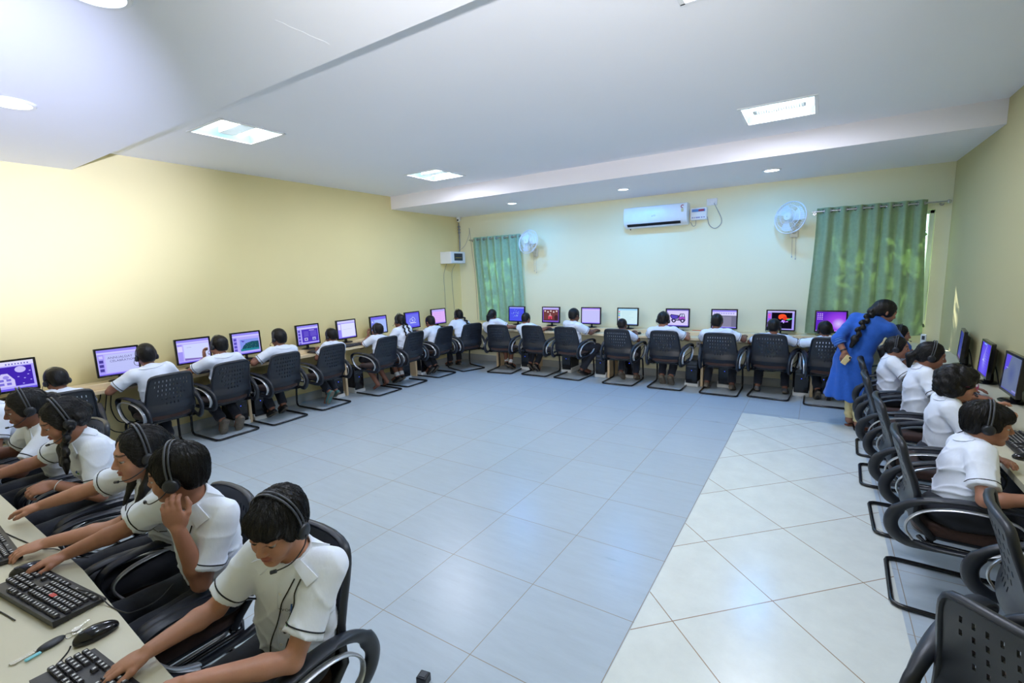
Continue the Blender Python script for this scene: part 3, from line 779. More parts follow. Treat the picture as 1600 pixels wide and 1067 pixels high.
# ------------------------------------------------------------------ monitors
E_ = {}
def EM(c, s=1.0):
    k = (c, s)
    if k not in E_: E_[k] = emat('display_%d_%d_%d' % c, c, s)
    return E_[k]
MW, MH = .372, .300
SW, SH = .336, .264
def mon_meshes():
    D = {}
    mb = MB()
    Mz = Matrix(((1, 0, 0, 0), (0, 0, 1, 0), (0, 1, 0, 0), (0, 0, 0, 1)))   # prism: poly (x,z) extruded along y
    o = rounded_rect(MW, MH, .006); i_ = rounded_rect(SW, SH, .002)
    n = len(o)
    for (pl, y) in ((o, .02), (o, -.008), (i_, -.008), (i_, -.003)):
        mb.v += [(x, y, z) for x, z in pl]
    for k in range(3):
        for j in range(n): mb.f.append((k * n + j, k * n + (j + 1) % n, (k + 1) * n + (j + 1) % n, (k + 1) * n + j))
    mb.f.append(tuple(range(n))); mb.f.append(tuple(3 * n + j for j in range(n))); mb.m = [0] * len(mb.f)
    mb.add([(-.15, .02, -.12), (.15, .02, -.12), (.15, .02, .12), (-.15, .02, .12), (-.11, .05, -.09), (.11, .05, -.09), (.11, .05, .09), (-.11, .05, .09)], [(0, 1, 5, 4), (1, 2, 6, 5), (2, 3, 7, 6), (3, 0, 4, 7), (4, 5, 6, 7)])
    D['casing'] = mb.mesh('casing', M_blackgl, 30)
    mb = MB()
    mb.tube([(0, .03, -.05), (0, .035, -.12), (0, .035, -.2)], [.03, .028, .032], 12, r2=[.012, .012, .014])
    D['neck'] = mb.mesh('stand_neck', M_blackgl, 50)
    mb = MB().lathe([(.10, -.205), (.102, -.2), (.09, -.194), (.03, -.186)], 32, 0, Matrix.Translation((0, .02, 0)) @ Matrix.Diagonal((1, .8, 1, 1)))
    D['base'] = mb.mesh('stand_base', M_blackgl, 50)
    return D
MN = mon_meshes()
class Scr:
    """what a display shows: flat shapes in display units, x 0..1, y 0..1"""
    def __init__(self): self.mb = MB(); self.mats = []; self.z = 0
    def mi(self, c):
        m = c if not isinstance(c, tuple) else EM(c)
        if m not in self.mats: self.mats.append(m)
        return self.mats.index(m)
    def poly(self, pts, c):
        self.z += 1
        self.mb.add([((x - .5) * SW, -.0032 - .00012 * self.z, (y - .5) * SH) for x, y in pts], [tuple(range(len(pts)))], self.mi(c)); return self
    def rect(self, x0, y0, x1, y1, c): return self.poly([(x0, y0), (x1, y0), (x1, y1), (x0, y1)], c)
    def disc(self, x, y, rx, ry, c, n=20): return self.poly([(x + rx * math.cos(2 * PI * i / n), y + ry * math.sin(2 * PI * i / n)) for i in range(n)], c)
    def line(self, pts, w, c):
        for a, b in zip(pts, pts[1:]):
            dx, dy = b[0] - a[0], b[1] - a[1]; l = math.hypot(dx, dy) or 1; nx, ny = -dy / l * w, dx / l * w
            self.poly([(a[0] - nx, a[1] - ny), (b[0] - nx, b[1] - ny), (b[0] + nx, b[1] + ny), (a[0] + nx, a[1] + ny)], c)
        return self
    def text(self, s, x, y, size, c):
        v, f = text_faces(s, size * SH); self.z += 1
        self.mb.add([((x - .5) * SW + a, -.0032 - .00012 * self.z, (y - .5) * SH + b) for a, b, _ in v], f, self.mi(c)); return self
    def build(self, parent): return self.mb.build('screen', self.mats, parent, 0, fix=False)
LILAC, PALE, VIO, DEEP, NAVY = (186, 178, 255), (212, 210, 255), (116, 96, 236), (66, 40, 176), (44, 44, 120)
def ui_slides(s, bg=PALE):
    s.rect(0, 0, 1, 1, LILAC).rect(0, .90, 1, 1, (150, 140, 245)).rect(0, .84, 1, .90, (206, 204, 255)).rect(0, 0, 1, .05, (120, 104, 235))
    s.rect(.02, .08, .16, .82, (160, 150, 246))
    s.rect(.20, .10, .98, .80, bg)
def thumbs(s, n=4, c=(90, 80, 190)):
    for k in range(n): s.rect(.04, .66 - k * .17, .14, .77 - k * .17, c)
def sc_night(s):
    s.rect(0, 0, 1, 1, (176, 168, 255)).rect(0, .86, 1, 1, (222, 220, 255)).rect(.03, .14, .95, .82, DEEP).rect(0, 0, 1, .07, (104, 88, 226))
    for k in range(8): s.rect(.45 + k * .06, .885, .48 + k * .06, .93, (92, 84, 190))
    W = (206, 200, 250)
    s.poly([(.22, .14), (.58, .14), (.58, .36), (.46, .60), (.34, .60), (.22, .36)], W)
    for x, y in ((.28, .2), (.42, .2), (.28, .33), (.42, .33)): s.rect(x, y, x + .09, y + .08, (120, 110, 215))
    s.disc(.42, .47, .06, .06, (150, 140, 230)); s.disc(.72, .70, .11, .11, (196, 188, 252))
    for x, y in ((.14, .62), (.86, .50), (.78, .38), (.9, .62), (.66, .45), (.9, .3), (.74, .2)): s.disc(x, y, .022, .016, (170, 160, 246), 8)
def sc_annual(s):
    ui_slides(s, (190, 196, 250)); thumbs(s, 4, (70, 60, 150)); s.rect(.04, .66, .14, .77, (200, 196, 255))
    s.text('ANNUALDAY', .56, .66, .13, (96, 92, 150)).text('CELABRATION', .62, .53, .125, (96, 92, 150))
    for k in range(3): s.rect(.24, .16 + k * .06, .9, .165 + k * .06, (176, 184, 246))
def sc_plain(s):
    ui_slides(s, (206, 214, 255)); s.rect(.02, .5, .16, .74, (220, 214, 255)); s.poly([(.2, .1), (.98, .1), (.98, .13), (.2, .2)], (130, 110, 190))
    s.rect(.3, .66, .44, .672, (150, 150, 200))
def sc_hill(s):
    ui_slides(s, (176, 170, 250)); thumbs(s, 4); s.rect(.26, .14, .96, .70, (130, 150, 236)); s.rect(.26, .14, .96, .24, (40, 130, 150))
    s.poly([(.30, .24), (.38, .40), (.52, .52), (.70, .57), (.96, .56), (.96, .24)], (30, 78, 96))
    rn = random.Random(4)
    for k in range(40): x = rn.uniform(.42, .95); y = rn.uniform(.25, .5); s.disc(x, y, .012, .022, rn.choice([(46, 110, 80), (24, 60, 90), (70, 130, 120)]), 6)
    s.poly([(.28, .66), (.44, .62), (.36, .56)], (86, 70, 190))
def sc_dark(s):
    ui_slides(s, (78, 58, 190)); thumbs(s, 5); 
    for k in range(5): s.rect(.3, .66 - k * .06, .52, .68 - k * .06, (130, 116, 220)); s.rect(.6, .66 - k * .06, .9, .68 - k * .06, (130, 116, 220))
    s.rect(.56, .72, .8, .745, (210, 204, 255)); s.rect(.3, .18, .46, .34, (196, 190, 240)); s.disc(.38, .26, .05, .05, (96, 86, 170)); s.rect(.68, .18, .84, .34, (176, 176, 230)); s.poly([(.7, .2), (.82, .2), (.76, .32)], (100, 110, 190))
def sc_doc(s):
    s.rect(0, 0, 1, 1, (150, 140, 250)).rect(0, .88, 1, 1, (206, 204, 255)).rect(.2, .06, .98, .84, (222, 226, 255)).rect(.03, .5, .17, .82, (224, 222, 255)); s.rect(.3, .5, .8, .51, (176, 180, 226)).rect(0, 0, 1, .04, (110, 94, 230))
def sc_blue(s):
    s.rect(0, 0, 1, 1, (150, 170, 250)).rect(0, .84, 1, 1, (120, 110, 240)).rect(.04, .08, .2, .8, (110, 120, 240)).rect(.24, .08, .97, .8, (166, 190, 252)).rect(.06, .64, .16, .76, (200, 204, 255))
def sc_sketch(s):
    s.rect(0, 0, 1, 1, (92, 84, 232)).rect(.05, .1, .95, .9, (110, 116, 240))
    W = (214, 224, 255); s.line([(.28, .4), (.34, .6), (.46, .56), (.5, .7), (.62, .66), (.7, .5), (.62, .36), (.4, .34), (.28, .4)], .012, W); s.line([(.3, .3), (.75, .3)], .02, W); s.line([(.44, .5), (.55, .5), (.5, .42), (.44, .5)], .012, W)
def sc_pink(s):
    s.rect(0, 0, 1, 1, (206, 160, 246)).rect(0, .86, 1, 1, (190, 176, 255)).rect(.03, .1, .97, .84, (222, 178, 250)).rect(0, 0, 1, .05, (140, 110, 236))
    for k in range(4): s.rect(.1, .7 - k * .14, .7, .715 - k * .14, (196, 150, 232))
def sc_swirl(s):
    s.rect(0, 0, 1, 1, (76, 86, 236)).rect(0, .9, 1, 1, (150, 160, 255)); rn = random.Random(11); W = (176, 214, 255)
    for k in range(46):
        a = rn.uniform(0, 6.28); r = rn.uniform(.05, .36); x, y = .5 + r * math.cos(a), .5 + r * math.sin(a); b = a + 1.5
        s.line([(x, y), (x + .05 * math.cos(b), y + .06 * math.sin(b))], .010, rn.choice([W, (120, 150, 250), (50, 50, 190)]))
def sc_lantern(s):
    s.rect(0, 0, 1, 1, (120, 90, 200)).rect(.04, .10, .96, .84, (112, 62, 64)).rect(0, .86, 1, 1, (190, 180, 255)).rect(.04, .84, .96, .865, (60, 40, 60))
    for k in range(5): x = .14 + k * .18; y = .72 + (.04 if k % 2 == 0 else -.02); s.disc(x, y, .05, .055, (230, 214, 214)); s.rect(x - .006, y + .05, x + .006, .84, (60, 40, 50))
    s.rect(.34, .2, .58, .40, (214, 70, 96)); s.poly([(.34, .4), (.58, .4), (.46, .54)], (200, 150, 160)); s.rect(.43, .2, .49, .32, (90, 40, 50)); s.disc(.46, .56, .03, .03, (226, 206, 206)); s.disc(.84, .3, .12, .2, (66, 40, 46)); s.rect(.04, .10, .96, .16, (80, 46, 50))
def sc_lilac(s):
    s.rect(0, 0, 1, 1, (200, 184, 255)).rect(.02, .06, .98, .93, (196, 196, 252)).rect(0, .93, 1, 1, (158, 130, 246)).rect(.02, .85, .98, .93, (214, 200, 255)).rect(0, 0, 1, .05, (130, 110, 240))
def sc_cyan(s):
    s.rect(0, 0, 1, 1, (190, 230, 246)).rect(0, .9, 1, 1, (160, 214, 250)).rect(.12, .06, .98, .88, (206, 238, 246)).rect(0, 0, 1, .045, (120, 150, 210))
    for k, c in enumerate(((230, 110, 150), (120, 200, 150), (110, 140, 230), (240, 190, 110), (150, 110, 210), (90, 200, 210))): s.rect(.02, .76 - k * .12, .09, .85 - k * .12, c)
    for k in range(6): s.rect(.2, .78 - k * .11, .8 - (k % 3) * .12, .79 - k * .11, (150, 200, 216))
def sc_truck(s):
    s.rect(0, 0, 1, 1, (150, 140, 226)).rect(.03, .07, .97, .93, (214, 206, 250)).rect(0, .93, 1, 1, (110, 100, 190)).rect(0, 0, 1, .05, (96, 84, 190))
    K = (40, 36, 80)
    s.poly([(.14, .62), (.20, .72), (.56, .66), (.52, .44), (.26, .40)], K); s.poly([(.18, .62), (.22, .68), (.52, .63), (.49, .47), (.27, .44)], (86, 70, 190))
    s.poly([(.54, .34), (.54, .58), (.62, .76), (.80, .76), (.84, .56), (.86, .34)], K); s.poly([(.57, .37), (.57, .57), (.82, .56), (.83, .37)], (160, 80, 200)); s.poly([(.60, .58), (.65, .73), (.69, .73), (.69, .58)], (206, 214, 255)); s.poly([(.72, .58), (.72, .73), (.78, .73), (.80, .58)], (206, 214, 255))
    s.rect(.2, .34, .86, .40, K)
    for x in (.33, .73): s.disc(x, .33, .10, .12, K); s.disc(x, .33, .045, .055, (206, 200, 246))
def sc_word(s):
    s.rect(0, 0, 1, 1, (190, 186, 255)).rect(0, .06, 1, .70, (112, 112, 140)).rect(0, .70, 1, .90, (216, 214, 255)).rect(0, .9, 1, 1, (150, 140, 245)).rect(0, 0, 1, .05, (130, 116, 240))
    for k in range(9): s.rect(.05 + k * .1, .78, .12 + k * .1, .85, (170, 164, 236))
    s.rect(.2, .06, .8, .64, (134, 132, 160))
def sc_paint(s):
    s.rect(0, 0, 1, 1, (150, 120, 230)).rect(.16, .06, .92, .92, (14, 12, 26)).rect(0, .92, 1, 1, (196, 186, 255)).rect(.92, .06, 1, .92, (170, 160, 250)).rect(0, 0, 1, .055, (170, 160, 250))
    for k, c in enumerate(((240, 90, 170), (220, 80, 220), (130, 90, 240), (90, 190, 240), (240, 150, 80))): s.rect(.03, .74 - k * .12, .12, .83 - k * .12, c)
    O = (246, 84, 44); s.disc(.56, .72, .15, .12, O); s.disc(.48, .66, .07, .10, O); s.disc(.66, .62, .08, .1, (230, 60, 40)); s.disc(.78, .58, .08, .05, (236, 70, 40)); s.poly([(.70, .56), (.92, .64), (.92, .58), (.78, .5)], (70, 200, 130)); s.disc(.60, .46, .07, .06, (180, 110, 246)); s.disc(.74, .44, .04, .03, (200, 140, 250)); s.line([(.56, .52), (.62, .36)], .02, (206, 200, 255)); s.line([(.5, .42), (.72, .42)], .014, (160, 120, 246))
def grad_mat(name, c0, c1, c2, centre, scale):
    m = bpy.data.materials.new(name); m.use_nodes = True; nt = m.node_tree; nt.nodes.remove(nt.nodes['Principled BSDF'])
    tc = nt.nodes.new('ShaderNodeTexCoord'); mp = nt.nodes.new('ShaderNodeMapping'); g = nt.nodes.new('ShaderNodeTexGradient'); g.gradient_type = 'SPHERICAL'
    mp.inputs['Location'].default_value = [-a * b for a, b in zip(centre, scale)]; mp.inputs['Scale'].default_value = scale
    cr_ = nt.nodes.new('ShaderNodeValToRGB'); e = nt.nodes.new('ShaderNodeEmission')
    cr_.color_ramp.elements[0].color = rgb(*c0); cr_.color_ramp.elements[1].color = rgb(*c2); k = cr_.color_ramp.elements.new(.6); k.color = rgb(*c1)
    L_ = nt.links.new; L_(tc.outputs['Object'], mp.inputs['Vector']); L_(mp.outputs[0], g.inputs[0]); L_(g.outputs[1], cr_.inputs[0]); L_(cr_.outputs[0], e.inputs[0]); L_(e.outputs[0], nt.nodes['Material Output'].inputs[0])
    return m
M_aurora = grad_mat('violet_desktop_wallpaper', (96, 40, 196), (160, 70, 236), (214, 196, 255), (.09, 0, -.03), (5, 0, 5))
M_dusk = grad_mat('dusk_desktop_wallpaper', (62, 74, 150), (80, 90, 170), (146, 120, 150), (-.02, 0, -.14), (5, 0, 6))
M_violet = grad_mat('blue_violet_wallpaper', (84, 66, 226), (112, 100, 240), (150, 150, 250), (-.02, 0, -.02), (6, 0, 5))
M_slate = grad_mat('slate_window', (96, 108, 142), (104, 118, 152), (84, 98, 150), (0, 0, 0), (4, 0, 4))
def sc_aurora(s):
    s.rect(0, 0, 1, 1, M_aurora).rect(0, 0, 1, .045, (190, 140, 246))
    for i in range(3):
        for j in range(4): s.rect(.04 + i * .07, .86 - j * .09, .08 + i * .07, .91 - j * .09, (206, 176, 250))
def sc_dusk(s): s.rect(0, 0, 1, 1, M_dusk).rect(0, 0, 1, .04, (110, 90, 130))
def sc_violet(s):
    s.rect(0, 0, 1, 1, M_violet); s.line([(.52, .92), (.34, .5)], .008, (206, 210, 255)); s.poly([(.26, .42), (.44, .4), (.38, .5)], (190, 200, 255)); s.rect(.2, .93, .5, .97, (140, 190, 240))
    for k in range(6): s.rect(.5, .7 - k * .08, .86, .712 - k * .08, (90, 84, 210))
def sc_slate(s):
    s.rect(0, 0, 1, 1, M_slate); s.poly([(0, .5), (.02, .98), (.34, .98), (.2, .6)], (96, 82, 226)); s.rect(0, 0, 1, .03, (90, 96, 170)); s.line([(.1, .62), (.24, .62)], .008, (180, 190, 230)); s.rect(.7, .05, .94, .1, (140, 140, 210))
def monitor(x, y, zc, rz, draw, label, group, tilt=-3, base_z=.81):
    t = thing('computer_monitor', label, 'monitor', (x, y, zc), rad(rz), group)
    c = link('casing', MN['casing'], t); c.rotation_euler = (rad(tilt), 0, 0)
    s = Scr(); draw(s); so_ = s.build(c)
    link('stand_neck', MN['neck'], t); link('stand_base', MN['base'], t)
    return t
GML, GMB, GMR = 'monitors along the yellow wall', 'monitors along the back wall', 'monitors along the right wall'
MZ = 1.016
DZM = .957
XM = -6.17
for y, dr, rz, lb in ((1.075, sc_night, 90, 'monitor showing a purple night scene with house and moon'), (1.88, sc_annual, 84, 'monitor showing the slide ANNUALDAY CELABRATION'), (2.605, sc_plain, 86, 'monitor with a blank slide, in front of the boy with shoe soles showing'),
                      (3.225, sc_hill, 88, 'monitor showing a picture of a dark green hill by water'), (4.11, sc_dark, 90, 'monitor showing a dark purple slide with two small pictures'), (4.78, sc_doc, 92, 'monitor with a white page and violet side panel, next to the desk panel'),
                      (5.43, sc_blue, 92, 'monitor with pale blue page in front of the child resting chin in hand'), (6.22, sc_sketch, 90, 'monitor with white line sketch on violet, beside the girl with two plaits'), (6.93, sc_pink, 84, 'monitor with pinkish lilac screen nearest the room corner')):
    monitor(XM, y, MZ, rz, dr, lb, GML)
for x, dr, lb in ((-4.885, sc_swirl, 'monitor with blue swirling drawing in front of the small curtain'), (-4.14, sc_lantern, 'monitor showing white lanterns and a red hut on brown'), (-3.345, sc_lilac, 'monitor with an empty lilac window beside the cropped-haired boy'),
                  (-2.68, sc_cyan, 'monitor with pale green page and coloured side icons'), (-1.865, sc_truck, 'monitor showing a drawing of a purple toy truck'), (-1.18, sc_word, 'monitor showing a grey document window with white toolbar'),
                  (-.435, sc_paint, 'monitor showing orange and red paint on a black canvas'), (.16, sc_aurora, 'monitor with glowing violet desktop in front of the big curtain')):
    monitor(x, 7.735, MZ, random.uniform(-2, 2), dr, lb, GMB)
for x, y, dr, rz, lb in ((1.228, 6.36, sc_dusk, -97, 'monitor with dim dusk wallpaper on the wall desk, the one deepest in the room'), (1.228, 5.53, sc_violet, -93, 'monitor with blue violet desktop and a white streak on the wall desk'), (1.228, 4.85, sc_slate, -90, 'monitor with grey window and purple corner on the wall desk, cut by the photo edge')):
    monitor(x, y, DZM, rz, dr, lb, GMR)

# ------------------------------------------------------------------ organic shapes: a distance field grown into one continuous skin
A3 = lambda v: np.array(v, dtype=np.float32)
class SD:
    def __init__(self, vox): self.vox = vox; self.pr = []; self.nz = None
    def _p(self, fn, lo, hi, k, op): self.pr.append((fn, A3(lo), A3(hi), k, op)); return self
    def rc(self, a, b, r1, r2, k=.02, op='u', sq=None):
        """tapered capsule; sq=(direction, factor) flattens it along a direction"""
        a, b = A3(a), A3(b); ba = b - a; L2 = float(ba @ ba) + 1e-12; R = max(r1, r2)
        if sq is not None:
            n = A3(sq[0]); n = n / np.linalg.norm(n); g = 1.0 / sq[1] - 1.0
        def fn(X, Y, Z):
            x, y, z = X - a[0], Y - a[1], Z - a[2]; w = 1.0
            if sq is not None:
                d = (x * n[0] + y * n[1] + z * n[2]) * g; x = x + d * n[0]; y = y + d * n[1]; z = z + d * n[2]; w = min(1.0, sq[1] * 1.15)
            t = np.clip((x * ba[0] + y * ba[1] + z * ba[2]) / L2, 0, 1)
            return (np.sqrt((x - t * ba[0]) ** 2 + (y - t * ba[1]) ** 2 + (z - t * ba[2]) ** 2) - (r1 + (r2 - r1) * t)) * w
        return self._p(fn, np.minimum(a, b) - R, np.maximum(a, b) + R, k, op)
    def cc(self, a, b, r1, r2, k=.01, op='u', sq=None):
        """tapered cylinder with flat ends"""
        a, b = A3(a), A3(b); ba = b - a; L = float(np.linalg.norm(ba)); u = ba / L; R = max(r1, r2)
        if sq is not None:
            n = A3(sq[0]); n = n / np.linalg.norm(n); g = 1.0 / sq[1] - 1.0
        def fn(X, Y, Z):
            x, y, z = X - a[0], Y - a[1], Z - a[2]
            if sq is not None:
                d = (x * n[0] + y * n[1] + z * n[2]) * g; x = x + d * n[0]; y = y + d * n[1]; z = z + d * n[2]
            h = x * u[0] + y * u[1] + z * u[2]
            q = np.sqrt(np.maximum(x * x + y * y + z * z - h * h, 0)) - (r1 + (r2 - r1) * np.clip(h / L, 0, 1))
            e = np.maximum(-h, h - L)
            return np.minimum(np.maximum(q, e), 0) + np.sqrt(np.maximum(q, 0) ** 2 + np.maximum(e, 0) ** 2)
        return self._p(fn, np.minimum(a, b) - R, np.maximum(a, b) + R, k, op)
    def el(self, c, r, R=None, k=.015, op='u'):
        c, r = A3(c), A3(r); M = np.eye(3, dtype=np.float32) if R is None else np.array(R, dtype=np.float32)   # columns = axes
        m = float(r.max())
        ext = np.sqrt(((M * r) ** 2).sum(1))
        def fn(X, Y, Z):
            x, y, z = X - c[0], Y - c[1], Z - c[2]
            q = [(x * M[0, i] + y * M[1, i] + z * M[2, i]) / r[i] for i in range(3)]
            k0 = np.sqrt(q[0] ** 2 + q[1] ** 2 + q[2] ** 2); k1 = np.sqrt((q[0] / r[0]) ** 2 + (q[1] / r[1]) ** 2 + (q[2] / r[2]) ** 2)
            return k0 * (k0 - 1) / np.maximum(k1, 1e-6)
        return self._p(fn, c - ext, c + ext, k, op)
    def solve(self):
        v = self.vox
        lo = np.min([p[1] for p in self.pr if p[4] == 'u'], 0) - 3 * v; hi = np.max([p[2] for p in self.pr if p[4] == 'u'], 0) + 3 * v
        n = np.ceil((hi - lo) / v).astype(int) + 1
        F = np.full(tuple(n), .08, np.float32)
        ax = [(lo[i] + v * np.arange(n[i])).astype(np.float32) for i in range(3)]
        for fn, a, b, k, op in self.pr:
            pad = k + 2.5 * v + .004
            i0 = np.maximum(0, np.floor((a - pad - lo) / v).astype(int)); i1 = np.minimum(n, np.ceil((b + pad - lo) / v).astype(int) + 1)
            if (i1 <= i0).any(): continue
            sl = tuple(slice(i0[i], i1[i]) for i in range(3))
            d = fn(ax[0][sl[0]][:, None, None], ax[1][sl[1]][None, :, None], ax[2][sl[2]][None, None, :])
            G = F[sl]
            if op == 'u':
                h = np.maximum(k - np.abs(G - d), 0) / k; F[sl] = np.minimum(G, d) - h * h * k * .25
            else:
                d = -d; h = np.maximum(k - np.abs(G - d), 0) / k; F[sl] = np.maximum(G, d) + h * h * k * .25
        if self.nz is not None: F += self.nz(ax[0][:, None, None], ax[1][None, :, None], ax[2][None, None, :]).astype(np.float32)
        return F, lo
    def mesh(self):
        F, lo = self.solve(); v = self.vox
        s = F < 0
        c = [s[i:s.shape[0] - 1 + i, j:s.shape[1] - 1 + j, k:s.shape[2] - 1 + k] for i in (0, 1) for j in (0, 1) for k in (0, 1)]
        allc = c[0].copy(); anyc = c[0].copy()
        for q in c[1:]: allc &= q; anyc |= q
        act = anyc & ~allc
        I = np.argwhere(act)
        idx = np.full(act.shape, -1, np.int32); idx[act] = np.arange(len(I))
        off = np.array([(i, j, k) for i in (0, 1) for j in (0, 1) for k in (0, 1)])
        val = np.stack([F[I[:, 0] + o[0], I[:, 1] + o[1], I[:, 2] + o[2]] for o in off], 1)
        P = np.zeros((len(I), 3)); cnt = np.zeros(len(I))
        for a in range(8):
            for b in range(a + 1, 8):
                if np.abs(off[a] - off[b]).sum() != 1: continue
                m = (val[:, a] < 0) != (val[:, b] < 0)
                t = np.where(m, val[:, a] / np.where(m, val[:, a] - val[:, b], 1), 0)
                P += np.where(m[:, None], off[a] + t[:, None] * (off[b] - off[a]), 0); cnt += m
        V = (I + P / cnt[:, None]) * v + lo
        quads = []
        for ax in range(3):
            b, c_ = (ax + 1) % 3, (ax + 2) % 3
            s0 = np.take(s, range(s.shape[ax] - 1), ax); s1 = np.take(s, range(1, s.shape[ax]), ax)
            E = np.argwhere(s0 != s1)
            E = E[(E[:, b] > 0) & (E[:, c_] > 0) & (E[:, b] < act.shape[b]) & (E[:, c_] < act.shape[c_])]
            if not len(E): continue
            def cell(db, dc):
                Q = E.copy(); Q[:, b] += db; Q[:, c_] += dc; return idx[Q[:, 0], Q[:, 1], Q[:, 2]]
            q = np.stack([cell(-1, -1), cell(0, -1), cell(0, 0), cell(-1, 0)], 1)
            ins = s[E[:, 0], E[:, 1], E[:, 2]]
            q[~ins] = q[~ins][:, ::-1]
            quads.append(q)
        return V, np.concatenate(quads)
    def build(self, name, m, parent, color=None, label=None, relax=0):
        V, Q = self.mesh()
        for _ in range(relax):
            S_ = np.zeros_like(V); n_ = np.zeros(len(V))
            for i in range(4):
                for j in (1, 3):
                    np.add.at(S_, Q[:, i], V[Q[:, (i + j) % 4]]); np.add.at(n_, Q[:, i], 1)
            V = .5 * V + .5 * S_ / np.maximum(n_, 1)[:, None]
        me = bpy.data.meshes.new(name)
        me.vertices.add(len(V)); me.vertices.foreach_set('co', V.astype(np.float32).ravel())
        me.loops.add(Q.size); me.loops.foreach_set('vertex_index', Q.astype(np.int32).ravel())
        me.polygons.add(len(Q)); me.polygons.foreach_set('loop_start', np.arange(0, Q.size, 4, dtype=np.int32))
        me.update(calc_edges=True); me.validate()
        me.materials.append(m); me.shade_smooth()
        if color is not None:
            at = me.attributes.new('Col', 'FLOAT_COLOR', 'POINT')
            C_ = np.ones((len(V), 4), np.float32); C_[:, :3] = color(V); at.data.foreach_set('color', C_.ravel())
        o = link(name, me, parent, label)
        return o
def bvh_of(o): return BVHTree.FromPolygons([v.co.copy() for v in o.data.vertices], [tuple(p.vertices) for p in o.data.polygons])

# ------------------------------------------------------------------ people
def ortho(z, xh):
    z = Vector(z).normalized(); x = Vector(xh); x = (x - z * x.dot(z)).normalized(); y = z.cross(x)
    return x, y, z
def mat3(x, y, z): return np.array([[x.x, y.x, z.x], [x.y, y.y, z.y], [x.z, y.z, z.z]])
SKIN = {0: (162, 114, 92), 1: (144, 98, 78), 2: (182, 132, 108), 3: (120, 80, 64)}
HEADSET0 = []
def headset_parts(t):
    band = [(.090 * math.cos(a) , -.006, .018 + .112 * math.sin(a)) for a in [PI * i / 22 for i in range(23)]]
    band = [(.090, -.004, -.012)] + band + [(-.090, -.004, -.012)]
    MB().tube([(x, y + .006, z) for x, y, z in band], .0042, 8, r2=.0022).build('headband', M_dgrey, t, 60)
    MB().tube([(x, y - .008, z - .001) for x, y, z in band], .0036, 8, r2=.0020).build('headband', M_dgrey, t, 60)
    for s in (-1, 1):
        Mx_ = Matrix.Translation((s * .084, -.004, -.016)) @ Euler((0, s * PI / 2, 0)).to_matrix().to_4x4()
        c = MB().lathe([(.024, -.004), (.027, .002), (.027, .009), (.020, .015), (.010, .016)], 22, 0, Mx_).build('ear_cup', M_black, t, 50)
        MB().lathe([(.025, -.012), (.029, -.008), (.028, -.002), (.02, 0)], 22, 0, Mx_).build('ear_cushion', M_dark, c, 50)
    pts = smooth_path([(-.10, .002, -.022), (-.104, .03, -.045), (-.085, .078, -.068), (-.045, .112, -.074)], 5)
    m = MB().tube(pts, .0022, 6).build('microphone_boom', M_black, t, 60)
    MB().tube([(-.052, .108, -.073), (-.036, .116, -.075)], .006, 8).build('microphone', M_black, m)
def headset(matrix, label, mic=True):
    if not HEADSET0:
        t = thing('headset', label, 'headset', group='headsets worn by the pupils', matrix=matrix); headset_parts(t); HEADSET0.append(t); return t
    return dup(HEADSET0[0], None, None, label, 'headsets worn by the pupils', matrix=matrix)

def rot_head(yaw, pitch, roll): return Matrix.Rotation(rad(yaw), 3, 'Z') @ Matrix.Rotation(rad(pitch), 3, 'X') @ Matrix.Rotation(rad(roll), 3, 'Y')

def head_prims(b, H, R, s, face):
    """skin of a head; H centre, R orientation, s size"""
    w = lambda x, y, z: H + R @ Vector((x, y, z)) * s
    M = np.array(R); e = lambda c, r, k=.015, op='u', Q=None: b.el(w(*c), [q * s for q in r], M if Q is None else np.array(R @ Q), k * s, op)
    e((0, -.012, .03), (.070, .088, .078)); e((0, .022, -.032), (.057, .062, .070), .03); e((0, .050, -.078), (.030, .030, .026), .03)
    e((0, .068, -.092), (.019, .014, .013), .02)
    for q in (-1, 1):
        e((q * .036, .054, -.036), (.024, .022, .024), .025)
        e((q * .072, -.006, -.010), (.008, .017, .027), .008, 'u', Matrix.Rotation(q * .35, 3, 'Z'))
    if face:
        e((0, .070, .022), (.046, .014, .012), .02)
        for q in (-1, 1): e((q * .030, .092, .000), (.018, .015, .010), .012, 's')
        b.rc(w(0, .078, .012), w(0, .098, -.026), .0065 * s, .0105 * s, .010 * s)
        for q in (-1, 1): e((q * .0115, .090, -.031), (.0085, .010, .007), .006)
        for q in (-1, 1):
            e((q * .030, .072, .006), (.0150, .0128, .0100), .004)
            e((q * .030, .071, -.012), (.0145, .0115, .0060), .004)
        e((0, .0845, -.054), (.0185, .010, .0055), .006); e((0, .083, -.0645), (.0155, .0105, .0062), .006); e((0, .098, -.059), (.019, .010, .0016), .003, 's')
        e((0, .084, -.076), (.018, .010, .005), .008, 's')
    else:
        b.rc(w(0, .078, .012), w(0, .096, -.026), .008 * s, .011 * s, .012 * s)

